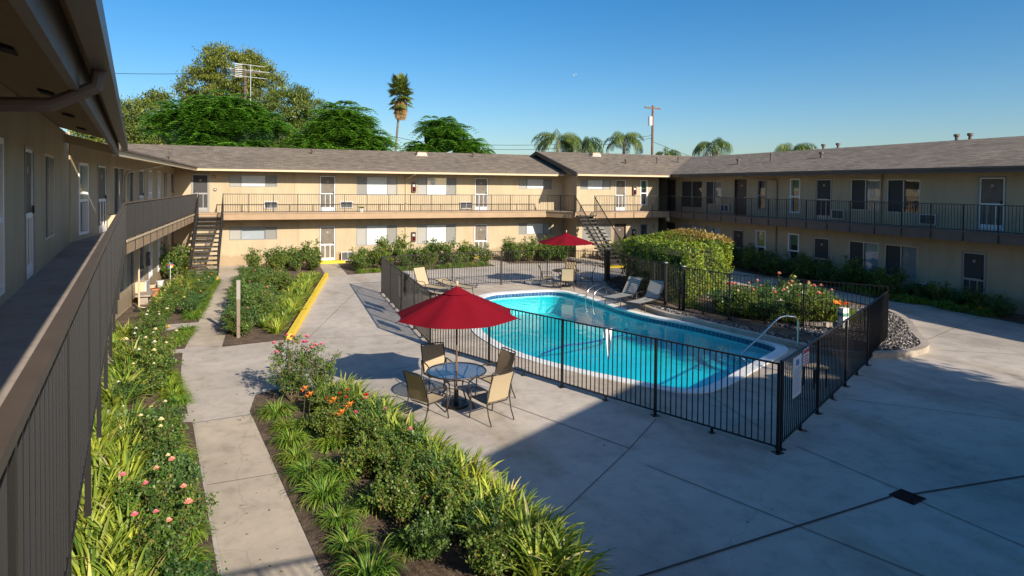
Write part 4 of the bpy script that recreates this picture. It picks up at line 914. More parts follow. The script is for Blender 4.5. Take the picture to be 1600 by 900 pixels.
l1=lounger(True,'slingg',52); putl(l1,11.45,20.1,13.3,20.95,'strapped grey lounger nearest the pool ladder')
l2=lounger(False,'slingg',54); putl(l2,11.75,18.95,13.3,19.75,'solid grey lounger right of the strapped one')
l3=lounger(False,'sling',66); putl(l3,6.35,23.9,5.45,25.6,'beige lounger at the left end of the deck with raised back')
l4=lounger(False,'sling',9); putl(l4,7.35,23.85,6.75,25.3,'beige lounger half hidden behind the near red umbrella top')
t=thing('side_table','small low table with pale top seen through the right fence','table',(11.2,10.6,0)); m=MB(); m.box(11.0,11.42,10.42,10.78,.42,.45); m.build('tabletop','cream',t)
for x in(11.03,11.39):
    for y in(10.45,10.75): m=MB(); m.box(x-.015,x+.015,y-.015,y+.015,.0,.42); m.build('leg','frame',t)
# pool hardware
def chrome(name,label,cat,tubes,r=.022,loc=None):
    t=thing(name,label,cat,loc or tubes[0][0])
    for tb_ in tubes: m=MB(); m.tube([tuple(p) for p in catmull(tb_,6,False)],r,8); m.build('rail','chrome',t,smooth=True)
    return t
def arch(x,y,dx,dy): return [(x-dx*.25,y-dy*.25,-.45),(x-dx*.25,y-dy*.25,.12),(x-dx*.12,y-dy*.12,.38),(x+dx*.18,y+dy*.18,.50),(x+dx*.5,y+dy*.5,.47),(x+dx*.68,y+dy*.68,.30),(x+dx*.72,y+dy*.72,.0)]
chrome('pool_ladder','chrome pool ladder with two arched rails beside the loungers','ladder',[arch(11.72,21.95,1.15,.35),arch(11.74,21.40,1.15,.35)])
chrome('pool_handrail','long bent chrome handrail at the right corner steps of the pool','handrail',[[(11.55,13.55,-.5),(11.7,13.53,-.1),(12.3,13.42,.42),(12.75,13.35,.82),(12.95,13.32,.90),(13.1,13.28,.90),(13.32,13.24,.84),(13.36,13.22,.6),(13.36,13.22,.0)]],.029)
MT['hose']=plain('pool_hose',(.02,.06,.22),.5)
m=MB(); m.tube([tuple(p) for p in catmull([(6.75,15.4,-.11),(7.7,16.0,-.11),(8.5,16.1,-.11),(9.5,16.45,-.11),(10.2,16.75,-.11),(10.5,17.2,-.11),(10.6,17.6,-.2)],8,False)],.022,8); tag(m.build('pool_hose','hose',smooth=True),'dark blue vacuum hose floating across the pool','hose')
# post in bed, pots, planters
MT['lit_top']=plain('painted_lit_post',(.30,.28,.25),.7); t=thing('garden_post','square wooden post with its lit top painted paler at the corner of the bed','post',(-.84,19.4,0)); m=MB(); m.box(-.885,-.795,19.35,19.44,0,1.1); m.build('lower_post','post',t); m=MB(); m.box(-.89,-.79,19.345,19.445,1.1,1.64); m.build('upper_post_lit','lit_top',t)  # paler upper section puts the sunlit side into the post colour
MT['terra']=plain('terracotta',(.55,.19,.08),.8,0,.1); MT['teal']=plain('teal_saucer',(.10,.25,.20),.7)
def pot(x,y,r,h,mat,label,plant=True):
    t=thing('flower_pot',label,'pot',(x,y,.012)); m=MB(); m.cyl((x,y),r*.7,.012,h,16,0,r); m.cyl((x,y),r*1.08,h-.04,h+.01,16); m.build('pot',mat,t); m=MB(); m.cyl((x,y),r*.9,h+.005,h+.015,12); m.build('earth','soil',t); return t
pot(-4.15,27.6,.16,.3,'terra','round terracotta pot beside the left wing wall'); pot(-4.35,28.3,.13,.36,'cream','pale tall pot behind the terracotta pot'); pot(-4.3,29.9,.14,.3,'lgrey','white pot beside the left wing wall below the tall window')
t=thing('splash_block','dark splash block under the left wing downspout','block',(-4.0,24.6,.01)); m=MB(); m.box(-4.3,-3.75,24.35,24.62,.012,.1); m.build('body','black',t); m=MB(); m.box(-3.75,-3.2,24.6,25.1,.012,.04); m.build('tray','teal',t)
t=thing('garden_bench','low pale stone bench against the left wing wall','bench',(-4.25,26.2,0)); m=MB(); m.box(-4.5,-4.0,25.7,26.7,.30,.36); m.build('seat','curb',t)
for y in(25.85,26.5): m=MB(); m.box(-4.4,-4.1,y-.05,y+.05,.01,.30); m.build('leg','curb',t)
def pinwheel(x,y,z,cols,label,mat2,r=.16):
    t=thing('pinwheel',label,'pinwheel',(x,y,.1)); m=MB(); m.cyl((x,y),.01,.1,z,6); m.build('stick','white',t)
    for k in range(8):
        a=k*math.pi/4; b_=a+.5; m=MB(); m.add([(x,y,z),(x+r*math.cos(a),y-.03,z+r*math.sin(a)),(x+r*.75*math.cos(b_),y+.03,z+r*.75*math.sin(b_))],[(0,1,2)]); m.build('vane',cols[k%len(cols)],t)
pinwheel(-4.0,30.5,.85,['p_magenta','blue','white','p_yell'],'colourful pinwheel in the bed by the left wall','white',.15)
t=thing('bloom_pot','white square pot with green band and orange bloom in the rose planter','planter_pot',(16.25,14.35,.13)); m=MB(); m.box(16.15,16.38,14.25,14.45,.13,.75); m.build('box','white',t); m=MB(); m.box(16.14,16.39,14.24,14.46,.50,.60); m.build('band','teal',t)  # white pot holding an orange bloom, not a light fitting
m=MB()
for k in range(14):
    a=k*.9; r_=.17+.05*(k%3); m.add([(16.2,14.35,.83),(16.2+r_*math.cos(a),14.35+r_*math.sin(a),.98-.02*(k%2)),(16.2+r_*.8*math.cos(a+.7),14.35+r_*.8*math.sin(a+.7),.86)],[(0,1,2)])
m.build('bloom','p_orange',t)
for x,y,l in ((15.66,19.96,'small white path light near the hedge foot'),(14.6,18.0,'small white path light beside the fence in the planter')):
    t=thing('path_light',l,'lamp',(x,y,.13)); m=MB(); m.cyl((x,y),.02,.13,.45,8); m.build('stake','white',t); m=MB(); m.cyl((x,y),.05,.45,.53,10,0,.035); m.build('cap','lgrey',t)
t=thing('potted_plant','small plant in a white pot on the far balcony floor','potted plant',(4.75,36.1,ZF)); m=MB(); m.cyl((4.75,36.1),.09,ZF,ZF+.2,12,0,.12); m.build('pot','white',t)
# ------------------------------------------------------------------ poles and wires
def pole(x,y,h,label,arm,trafo):
    t=thing('utility_pole',label,'utility pole',(x,y,0)); m=MB(); m.cyl((x,y),.17,0,h,12,0,.12); m.build('pole','wood' if trafo else 'bark',t)
    ax=Vector((arm[0],arm[1],0)).normalized(); z=h-.3; m=MB(); m.bar(Vector((x,y,z))-ax*1.25,Vector((x,y,z+.0))+ax*1.25,.12,.14); m.build('crossarm','wood' if trafo else 'bark',t)
    for s in(-1.15,-.55,.55,1.15): p=Vector((x,y,z))+ax*s; m=MB(); m.cyl((p.x,p.y),.03,p.z+.05,p.z+.3,8,0,.05); m.build('insulator','grey',t)
    if trafo: m=MB(); m.cyl((x-.42,y-.15),.24,h-2.3,h-1.3,16); m.build('transformer','lgrey',t); m=MB(); m.cyl((x-.42,y-.15),.05,h-1.3,h-1.05,8); m.build('bushing','grey',t)
    return t
pole(40.65,62,13.7,'wooden utility pole with white transformer behind the gabled roof',(1.4,.3),True)
pole(-2.05,60,14.4,'dark utility pole in front of the tall feathery tree',(1,.1),False)
def wire(a,b,sag,label,r=.02):
    P=[Vector(a).lerp(Vector(b),i/14)-Vector((0,0,sag*4*(i/14)*(1-i/14))) for i in range(15)]; m=MB(); m.tube(P,r,4); tag(m.build('power_line','black'),label,'power line','power lines behind the roofs')
wire((40.6,62,10.3),(13,60,8.6),.7,'upper power line from the right pole toward the fan palm'); wire((40.6,62,10.0),(13,60,8.2),.8,'lower power line from the right pole toward the fan palm'); wire((13,60,8.6),(-2,60,13.2),.6,'power line rising from the fan palm to the left pole')
wire((40.7,62,9.6),(48,58,6.5),.1,'guy wire slanting down to the right of the utility pole'); wire((-2,60,14.1),(-30,60,13.8),.8,'power line leaving the left pole behind the feathery tree')
t=thing('tv_antenna','white rooftop antenna on a thin mast before the feathery tree','antenna',(-1.55,58,0)); m=MB(); m.cyl((-1.55,58),.03,5,14.4,8); m.build('mast','curt',t)
for z,l in ((14.35,.9),(13.9,1.25),(13.35,1.0)): m=MB(); m.bar((-1.8-l*1.3,58,z+.1),(-1.3+l,58,z-.05),.035); m.build('boom','curt',t)
m=MB()
for k in range(8): z=13.3+.15*k; m.bar((-2.75,57.8,z),(-2.2,58.0,z+.03),.035)
m.build('reflector_bars','lgrey',t)
# far moon: only its sunlit part is shaped, bluish brightness set in colour
mo=MB(); v=Vector((0.43849,0.88217,0.17178)); c=Vector((0,0,camz))+v*3000; a=v.cross(Vector((0,0,1))).normalized(); b=a.cross(v).normalized(); rr=9.5
pts=[c+(a*math.cos(t_)+b*math.sin(t_))*rr for t_ in [R(20+i*10) for i in range(19)]]; pts+=[c+(a*math.cos(t_)*.35+b*math.sin(t_))*rr for t_ in [R(200-i*10) for i in range(1,18)]]
mo.add(pts,[tuple(range(len(pts)))]); MT['moon']=plain('moon_lit_part',(.33,.42,.5),1); o=mo.build('moon','moon'); tag(o,'pale half moon high in the blue sky','moon')
# ------------------------------------------------------------------ plants
def blades(nb,L,Wd,seg,spread,up,mats,fold=.25,seed=0,droop=1.0):
    g=np.random.default_rng(seed); V=[];F=[];MI=[]
    for i in range(nb):
        a=g.uniform(0,2*math.pi); l=L*g.uniform(.6,1.1); el=math.radians(g.uniform(*up)); w_=Wd*g.uniform(.7,1.15); r0=spread*math.sqrt(g.uniform(0,1)); 
        p=np.array([r0*math.cos(a+g.uniform(-.5,.5)),r0*math.sin(a),0.0]); k=len(V); ang=el; side=np.array([-math.sin(a),math.cos(a),0]); tw=g.uniform(-.5,.5)
        for s in range(seg+1):
            f_=s/seg; ww=w_*(1-f_**2.2)*(.7+.3*min(1,f_*4))+.002
            up_=np.array([-math.sin(ang)*math.cos(a),-math.sin(ang)*math.sin(a),math.cos(ang)])
            sd=side*math.cos(tw*f_)+up_*math.sin(tw*f_)
            V.append(p-sd*ww/2); V.append(p+up_*(-fold*ww)); V.append(p+sd*ww/2)
            if s<seg:
                st=l/seg; d=np.array([math.cos(ang)*math.cos(a),math.cos(ang)*math.sin(a),math.sin(ang)]); p=p+d*st; ang-=droop*math.radians(g.uniform(10,26))*(4/seg)*(0.5+f_)
                if p[2]<.01 and s>0: p[2]=.012
        for s in range(seg):
            b=k+s*3; F+=[(b,b+1,b+4,b+3),(b+1,b+2,b+5,b+4)]
            m_=0 if g.uniform()<.72 else 1; 
        mm=0 if g.uniform()<.8 else 1; MI+=[mm]*(2*seg)
    return V,F,MI
protos={}
def hide_proto(o): return o
def strapclump(seed,name='lily_clump',m=('strap','strapg'),L=.56,nb=46,Wd=.05):
    V,F,MI=blades(nb,L,Wd,5,.10,(42,86),m,seed=seed,droop=1.0); return V,F,MI
MESH={}
def mk(key,V,F,MI,mats):
    o=npmesh(key,V,F,list(mats),None,False,MI); me=o.data; D.objects.remove(o); MESH[key]=me
for i in range(4): mk(f'strap{i}',*blades(84,.54,.045,5,.12,(40,86),None,seed=i),('strap','strapg'))
for i in range(3): mk(f'strapg{i}',*blades(48,.52,.040,5,.12,(40,86),None,seed=20+i),('strapg','strap'))
for i in range(4): mk(f'day{i}',*blades(210,.44,.018,6,.13,(30,85),None,seed=40+i,droop=2.5),('day','strapg'))
def leafquads(C,Nn,A,ln,wd):
    """rhombus leaves: C centres, Nn normals, A axis; sizes arrays"""
    A=A/np.linalg.norm(A,axis=1,keepdims=True); B=np.cross(Nn,A); B/= (np.linalg.norm(B,axis=1,keepdims=True)+1e-9)
    ln=ln[:,None];wd=wd[:,None]
    V=np.stack([C-A*ln*.5,C+B*wd*.5-A*ln*.05,C+A*ln*.5,C-B*wd*.5-A*ln*.05],1).reshape(-1,3); F=np.arange(len(V)).reshape(-1,4); return V,F
def rosebush(seed,h=.95,r=.42,nc=16,nl=34,leaf=.055):
    g=np.random.default_rng(seed); m=MB(); C=[];A=[];tips=[]
    for i in range(nc):
        a=g.uniform(0,6.28); rr=r*math.sqrt(g.uniform(.05,1)); hh=h*g.uniform(.55,1.12)*(1-.25*(rr/r)); t0=Vector((g.uniform(-.06,.06),g.uniform(-.06,.06),0)); t1=Vector((rr*math.cos(a),rr*math.sin(a),hh)); mid=t0.lerp(t1,.5)+Vector((math.cos(a),math.sin(a),0))*.05
        m.tube([t0,mid,t1],[.009,.006,.003],4,cap=False); tips.append(t1)
        for b in range(3):
            s=g.uniform(.3,.95); p=t0.lerp(t1,s); q=p+Vector((g.uniform(-.2,.2),g.uniform(-.2,.2),g.uniform(.02,.16))); m.tube([p,q],[.004,.002],3,cap=False); 
            for k in range(nl//4): f_=g.uniform(.2,1.1); c=p.lerp(q,f_); C.append(np.array(c)+g.normal(0,.030,3)); A.append(np.array(q-p)+g.normal(0,.12,3))
        for k in range(nl//3): f_=g.uniform(.25,1.0); c=t0.lerp(t1,f_); C.append(np.array(c)+g.normal(0,.045,3)); A.append(g.normal(0,1,3))
    C=np.array(C);A=np.array(A); k=3
    # each leaf is a spray of 4 leaflets
    CC=np.repeat(C,4,0)+g.normal(0,leaf*.55,(len(C)*4,3)); AA=np.repeat(A,4,0)+g.normal(0,.5,(len(C)*4,3)); CC[:,2]=np.maximum(CC[:,2],.04)
    Nn=g.normal(0,.55,CC.shape)+np.array([0,0,1]); s=g.uniform(.7,1.2,len(CC))*leaf
    V,F=leafquads(CC,Nn,AA,s,s*.62)
    return V,F,m,tips
ROSE=[]
def rose_proto(i,mat,**k):
    V,F,m,tips=rosebush(100+i,**k); o=npmesh('foliage',V,F,mat); fo=o.data; D.objects.remove(o); o=m.build('canes','twig'); ca=o.data; D.objects.remove(o); ROSE.append((fo,ca,tips)); 
for i in range(4): rose_proto(i,'rose',h=.85,r=.45,nc=18,nl=40)
for i in range(2): rose_proto(4+i,'roseb',h=.80,r=.45,nc=18,nl=42,leaf=.06)
rose_proto(6,'rose',h=1.35,r=.50,nc=20,nl=40,leaf=.05)      # tall leggy
for i in range(2): rose_proto(7+i,'rose',h=1.05,r=.5,nc=16,nl=30,leaf=.07)  # wall shrubs
def blossom(col_,r=.05):
    m=MB(); g=random.Random(3)
    for L in range(3):
        for k in range(6):
            a=k*math.pi/3+L*.5; rr=r*(1-.28*L); z0=.01*L; h=.6*r+.35*r*L
            m.add([(0,0,z0),(rr*math.cos(a-.55),rr*math.sin(a-.55),h*.8),(rr*1.05*math.cos(a),rr*1.05*math.sin(a),h),(rr*math.cos(a+.55),rr*math.sin(a+.55),h*.8)],[(0,1,2,3)])
    o=m.build('flower','p_'+col_); me=o.data; D.objects.remove(o); return me
BL={k:blossom(k) for k in ('pink','red','cream','whiter','orange','yell','salmon','magenta')}
def lilybloom(): 
    m=MB()
    for k in range(6):
        a=k*math.pi/3; m.add([(0,0,0),(.03*math.cos(a-.35),.03*math.sin(a-.35),.05),(.075*math.cos(a),.075*math.sin(a),.06),(.03*math.cos(a+.35),.03*math.sin(a+.35),.05)],[(0,1,2,3)])
    o=m.build('flower','p_orange'); me=o.data; D.objects.remove(o); return me
LB=lilybloom()
def inst(name,me,loc,rz,s,parent=None):
    o=D.objects.new(name,me); col.objects.link(o); o.location=loc; o.rotation_euler=(0,0,rz); o.scale=(s,s,s) if not hasattr(s,'__len__') else s
    if parent is not None: o.parent=parent
    return o
def rose(x,y,v,s,label,group,flowers=(),nf=0,z=.012,fs=1.0):
    fo,ca,tips=ROSE[v]; t=thing('rose_bush',label,'rose bush',(x,y,z),rnd.uniform(0,6.28),group); t.scale=(s,s,s)
    inst('foliage',fo,(0,0,0),0,1,t); inst('canes',ca,(0,0,0),0,1,t)
    tp=sorted(tips,key=lambda p:-p.z)
    for k in range(nf):
        p=tp[k%len(tp)]; c=flowers[k%len(flowers)]; inst('flower',BL[c],(p.x+rnd.uniform(-.03,.03)*(1+k//len(tp)),p.y+rnd.uniform(-.03,.03),p.z+.02),rnd.uniform(0,6),fs*rnd.uniform(.65,1.15),t)
    return t
def clump(kind,x,y,s,label,group,z=.012):
    keys=[k for k in MESH if k.rstrip('0123456789')==kind]; nm={'strap':'lily_clump','strapg':'lily_clump','day':'daylily_clump'}[kind]
    o=inst(nm,MESH[rnd.choice(keys)],(x,y,z),rnd.uniform(0,6.28),(s,s,s*rnd.uniform(.9,1.1))); 
    return tag(o,label,{'lily_clump':'lily clump','daylily_clump':'daylily clump'}[nm],group)
def row(kind,A,B,n,s,what,where,group,jit=.08,**k):
    for i in range(n):
        f_=(i+.5)/n; x=A[0]+(B[0]-A[0])*f_+rnd.uniform(-jit,jit); y=A[1]+(B[1]-A[1])*f_+rnd.uniform(-jit,jit)
        clump(kind,x,y,s*rnd.uniform(.85,1.15),f'{ORD[i]} {what}, {where}',group,**k)
# bed right of near path
g='yellow green lilies edging the near bed on the patio side'
row('strap',(3.12,6.1),(1.35,13.1),26,1.12,'yellow-green lily clump from the camera','patio edge of the near bed',g,.06)
row('strap',(1.95,9.6),(1.0,12.6),9,.9,'innermost lily clump from the camera','upper part of the near bed',g,.12)
row('strap',(2.80,6.2),(1.05,12.9),22,1.0,'inner lily clump from the camera','behind the near bed patio edge',g,.1)
g='daylilies along the near path right side'
row('day',(1.02,6.6),(.06,12.9),9,.95,'arching daylily clump','along the right side of the near path',g,.07)
row('day',(1.55,6.9),(.6,12.3),5,.9,'inner arching daylily clump','second row right of the near path',g,.12)
k=0
for x,y,v,s,fl,nf in ((.45,13.35,6,1.0,('pink','magenta'),11),(.95,13.2,6,.85,('pink',),5),(1.0,12.3,0,1.0,('yell','orange'),0),(1.25,11.5,1,1.0,('red',),6),(1.65,11.2,4,.9,('pink',),1),(.95,10.9,2,.9,('orange',),0),(1.5,10.3,0,1.0,('magenta',),2),(1.95,9.7,5,1.0,('pink',),1),(1.35,9.5,3,.95,('salmon',),0),(1.7,8.8,1,1.0,('cream',),0),(2.2,8.6,4,1.0,('pink',),0),(1.55,8.0,2,.95,('orange',),0),(2.1,7.7,0,1.05,('pink',),0),(2.45,7.2,5,.9,('pink',),0),(1.75,7.1,4,.85,('pink',),0),(2.3,6.5,3,.95,('pink',),0)):
    lab={0:'tall leggy rose bush with pink blooms at the far tip of the near bed',1:'second tall rose bush with few pink blooms beside the tallest'}.get(k,f'{ORD[k]} rose bush in the near bed counting toward the camera'+(f', {fl[0]} bloom' if nf and fl[0] in('red','pink','orange') else ''))
    rose(x,y,v,s*(.82 if k>1 else 1),lab,'rose bushes in the near bed',fl,nf,fs=1.0); k+=1
for i,(x,y,h) in enumerate(((.55,12.0,.62),(.62,11.7,.6),(.98,11.2,.62),(1.2,10.75,.66),(1.05,10.6,.6))):
    t=thing('daylily_flower',f'{ORD[i]} orange daylily bloom on a stalk in the near bed','flower',(x,y,.012),0,'orange daylily stalks'); m=MB(); m.tube([(x,y,.01),(x+.03,y,h*.6),(x+.05,y-.02,h)],.004,4); m.build('stalk','twig',t); o=inst('flower',LB,(.05,-.02,h-.012),1,1.25,t)
    inst('flower',LB,(.0,.03,h-.06),2,1.1,t)
# beds left of near path (between near wing and path)
g='yellow green lilies along the near left wing'
def PLx(y): return -.43-(y-7.58)*.1706   # path left edge
row('strap',(PLx(6.3)-1.3,6.3),(PLx(12.7)-1.45,12.7),18,1.15,'strap-leaf lily clump','under the near balcony rail',g,.08)
row('strap',(PLx(6.3)-.92,6.2),(PLx(12.7)-1.0,12.5),20,1.12,'inner strap-leaf lily clump','right of the under-rail row',g,.08)
row('strap',(-2.65,13.9),(-3.1,17.4),8,1.3,'strap-leaf lily clump','under the balcony rail past the narrow slab',g,.12)
g='daylilies along the near path left side'
row('day',(PLx(6.5)-.36,6.5),(PLx(12.6)-.38,12.4),10,.85,'grassy daylily clump','along the left side of the near path',g,.08)
row('day',(-1.7,13.6),(-2.15,16.2),5,.85,'grassy daylily clump','beside the plaza left of the path',g,.08)
row('day',(-2.3,18.8),(-2.35,20.9),4,.8,'grassy daylily clump','left of the far path before the cross slab',g,.08)
row('strap',(-3.9,18.9),(-3.8,20.6),4,1.05,'strap-leaf lily clump','by the downspout before the cross slab',g,.12)
k=0
for x,y,v,s,fl,nf in ((-.62,7.1,4,.75,('salmon',),0),(-.98,7.75,0,1.0,('salmon','pink'),4),(-.85,8.5,2,.9,('salmon',),1),(-1.2,8.9,1,1.05,('salmon','pink'),4),(-1.15,9.8,5,.95,('cream',),1),(-1.4,10.5,3,1.0,('cream',),2),(-1.5,11.3,0,1.05,('cream',),2),(-1.6,12.1,4,.85,('cream',),1),(-2.1,12.5,5,.7,('whiter',),1),(-2.5,14.1,4,.7,('whiter',),1),(-2.3,14.5,1,.95,('cream',),2),(-2.15,15.2,2,1.15,('cream','whiter'),3),(-2.5,16.0,0,1.2,('cream','whiter'),3),(-2.35,16.9,3,1.15,('cream','yell'),3),(-2.8,17.5,1,1.05,('whiter',),3),(-2.9,19.3,2,1.05,('whiter',),2),(-2.9,20.3,0,1.0,('cream',),3)):
    rose(x-(.14 if y<12 else .1),y,v,s*.9,f'{ORD[k]} rose bush from the camera in the bed left of the paths'+(f', {fl[0]} blooms'.replace('whiter','white') if nf>1 else ''),'rose bushes left of the paths',fl,nf,fs=1.0); k+=1
# far left bed
g='daylilies and lilies in the far left bed'
row('strapg',(-3.4,22.3),(-3.1,31.2),13,1.05,'bright lily clump','in the middle of the far left bed',g,.3)
row('strap',(-3.6,24),(-3.4,31.0),10,1.0,'yellow lily clump','against the left wing in the far bed',g,.2)
row('day',(-2.35,22.2),(-2.3,31.0),13,.85,'grassy daylily clump','left edge of the far path',g,.06)
for k in range(12):
    y=22.5+k*.75; rose(-2.85+(.35 if k%2 else -.35),y,[0,4,1,5,2,3][k%6],.85,f'{ORD[k]} rose bush in the far left bed'+(', yellow blooms' if k>7 else ', cream blooms'),'rose bushes in the far left bed',('yell','orange') if k>7 else ('cream','yell'),2,fs=.9)
for k,(x,y,s) in enumerate(((-4.1,32.2,1.6),(-3.9,33.2,1.5),(-4.1,34.4,1.4))): rose(x,y,7+k%2,s,f'{ORD[k]} big leafy shrub behind the far left stairs','shrubs behind the far left stairs',('orange',),1)
# bed with yellow curb
g='yellow lilies along the yellow curb'
def cx(y): return .38+(y-18.75)*.16
row('strap',(cx(19.3)-.35,19.3),(cx(31)-.35,31.0),22,.95,'yellow lily clump','just inside the yellow curb',g,.06)
row('strap',(cx(20)-.75,20.2),(cx(31)-.75,31.0),17,.85,'inner yellow lily clump','second row',g,.1)
k=0
for y in np.arange(19.4,32.4,.62):
    for off in ((.3,) if y<21 else (.25,.85,1.5) if y>26 else (.3,.9)):
        if k>=39: break
        rose(-1.15+off+rnd.uniform(-.1,.1),y+rnd.uniform(-.15,.15),rnd.choice([0,1,2,3,4,5]),1.0*rnd.uniform(.85,1.15),f'{ORD[k]} rose bush in the yellow curb bed counting away from the camera','rose bushes in the yellow curb bed',('pink','red','salmon','whiter'),rnd.choice([0,0,1]),fs=.9); k+=1
for k,(x,y,s) in enumerate(((-.7,33.6,1.2),(.1,34.2,1.35),(.75,34.5,1.2),(1.4,34.6,1.35),(1.95,34.4,1.5),(.3,33.3,1.1),(1.3,33.4,1.1),(2.1,33.3,1.1))): rose(x,y,7+k%2,s,f'{ORD[k]} leafy shrub from the left before the far wall, left of the door','shrubs before the far wall left of the door')
row('day',(-1.0,31.5),(-.9,19.5),9,.8,'small daylily clump on the far path side','of the yellow curb bed','daylilies on the far path side',.1)
# far wall beds
for k,(x,y,s) in enumerate(((4.2,33.3,1.15),(4.9,33.8,1.3),(5.5,33.2,1.15),(6.15,34.8,1.9),(6.8,34.0,1.3),(7.6,33.5,1.3),(8.2,34.1,1.45),(9.0,33.8,1.6),(9.8,33.4,1.35),(10.5,34.0,1.3),(11.1,33.4,1.2),(4.3,32.4,.9),(5.6,32.5,.9),(6.6,32.8,.95),(7.9,32.9,.9),(9.4,33.0,.9))): rose(x,y,7+k%2,s,f'{ORD[k]} leafy shrub before the far wall between the two ground doors','shrubs before the far wall behind the pool fence',('yell',),0)
for k,(x,y,s) in enumerate(((12.9,34.6,1.4),(13.5,35.0,1.3),(14.1,34.0,1.45),(14.8,34.6,1.3),(15.5,34.2,1.4),(16.2,34.6,1.3),(16.0,33.4,1.1),(15.0,33.6,1.0),(18.8,33.2,1.3),(19.5,33.0,1.3),(17.0,35.6,1.2),(20.0,33.2,1.5),(13.2,33.9,1.1))): rose(x,y,7+k%2,s,f'{ORD[k]} shrub before the far wall under the far umbrella and stairs','shrubs around the far stairs',('whiter',),0)
row('day',(4.0,31.9),(11.2,32.9),11,1.0,'low grassy clump','at the front edge of the far wall bed','grassy clumps before the far wall',.1)
# right planter roses and daylilies
k=0
for x,y in ((14.6,16.6),(15.2,17.2),(15.0,15.9),(15.8,16.4),(16.4,17.0),(15.7,15.3),(16.3,15.9),(17.0,16.4),(16.4,15.2),(17.1,15.6),(14.6,17.6),(15.4,18.1),(16.2,17.9),(17.3,17.2),(17.7,16.6),(18.1,17.6),(17.0,18.3),(18.4,18.6)):
    rose(x+rnd.uniform(-.1,.1),y,rnd.choice([4,5,0,1]),1.12*rnd.uniform(.9,1.1),f'{ORD[k]} rose bush in the right planter behind the pool fence','rose bushes in the right planter',('salmon','cream','whiter') if k not in(9,11) else ('red','salmon'),rnd.choice([1,2,2,3]),z=.13,fs=1.35); k+=1
row('strap',(14.1,17.3),(16.9,14.7),10,1.0,'bright lily clump in the right planter','inside the fence by the curb','lilies in the right planter',.12,z=.13)
row('strap',(14.3,16.8),(15.6,15.0),5,1.0,'front bright lily clump in the right planter','just behind the fence','lilies in the right planter',.1,z=.13)
row('day',(14.0,18.3),(14.3,20.2),4,.9,'dark grassy clump in the right planter','below the hedge corner','lilies in the right planter',.12,z=.13)
row('strap',(17.1,14.9),(17.7,15.6),3,.9,'lily clump at the river rock tip','beside the fence end','lilies in the right planter',.05,z=.13)
# right wing bed
k=0
for y in np.arange(14.2,33,.62):
    rose(23.75+rnd.uniform(-.4,.3),y,7+k%2 if k%3 else 5,rnd.uniform(1.0,1.5) if y>18 else .9,f'{ORD[k]} dark shrub from the camera along the shaded right wing','shrubs along the right wing',('whiter',),0); k+=1
row('day',(23.1,14.5),(23.2,20.5),9,1.15,'dark grassy clump','in the shaded right wing bed','grassy clumps by the right wing',.15)
# hedge: dense clipped mass with leafy surface
def hedge():
    g=np.random.default_rng(5); P=[(13.95,18.9),(17.55,20.9),(17.9,22.6),(16.6,25.3),(14.6,24.6),(13.9,22.0)]; cxy=np.mean(P,0); H=lambda x,y:2.02+.60*math.exp(-((x-15.9)**2+(y-21.5)**2)/3.0)+.06*math.sin(x*3+y*2)
    C=[];Nn=[];top=[]
    E=[(np.array(P[i]),np.array(P[(i+1)%6])) for i in range(6)]; Ls=np.array([np.linalg.norm(b-a) for a,b in E]); pr=Ls/Ls.sum()
    for _ in range(15000):
        i=g.choice(6,p=pr); a,b=E[i]; f_=g.uniform(); p=a+(b-a)*f_; t=(b-a)/Ls[i]; o=np.array([t[1],-t[0]]); 
        if np.dot(o,p-cxy)<0:o=-o
        z=g.uniform(.15,1)*H(*p); bulge=.10*math.sin(z*5+f_*9)+.10*math.sin(f_*17+z*2.3)+.06*math.sin(f_*41+z*7); q=p+o*(bulge+g.normal(0,.05)-abs(g.normal(0,.10)))
        if g.uniform()<.12+.18*(math.sin(f_*23+z*4)>.5): q=q-o*.12
        C.append([*q,z]);Nn.append([o[0],o[1],g.normal(.3,.4)])
    for _ in range(8500):
        i=g.integers(6); a,b=E[i]; u=math.sqrt(g.uniform()); f_=g.uniform(); p=cxy+(a+(b-a)*f_-cxy)*u; C.append([*p,H(*p)+g.normal(0,.045)]);Nn.append([g.normal(0,.3),g.normal(0,.3),1])
    C=np.array(C);Nn=np.array(Nn)+g.normal(0,.45,(len(C),3)); s=g.uniform(.06,.12,len(C)); V,F=leafquads(C,Nn,g.normal(0,1,C.shape)+np.array([0,0,.4]),s,s*.55)
    x,y=C[:,0],C[:,1]; mi=((C[:,2]>np.array([H(a,b) for a,b in C[:,:2]])-.09)&(((x-16.5)/1.3)**2+((y-21.9)/2.0)**2<1)).astype(int)
    t=thing('hedge','big clipped leafy hedge with brownish top behind the pool fence','hedge',(15.9,21.8,.13)); V=V-np.array([15.9,21.8,.13])
    npmesh('foliage',V,F,['hedge','hedgetop'],t,False,mi)
    m=MB(); 
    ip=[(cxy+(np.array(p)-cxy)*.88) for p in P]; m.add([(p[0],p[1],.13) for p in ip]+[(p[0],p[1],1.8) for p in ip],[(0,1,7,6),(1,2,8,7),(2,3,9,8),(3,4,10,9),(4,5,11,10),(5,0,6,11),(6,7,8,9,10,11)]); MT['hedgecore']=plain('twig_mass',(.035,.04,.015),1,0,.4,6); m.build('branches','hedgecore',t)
hedge()
# plant in the balcony pot
inst('foliage',MESH['day0'],(0,0,.2),0,.5,D.objects['potted_plant'])
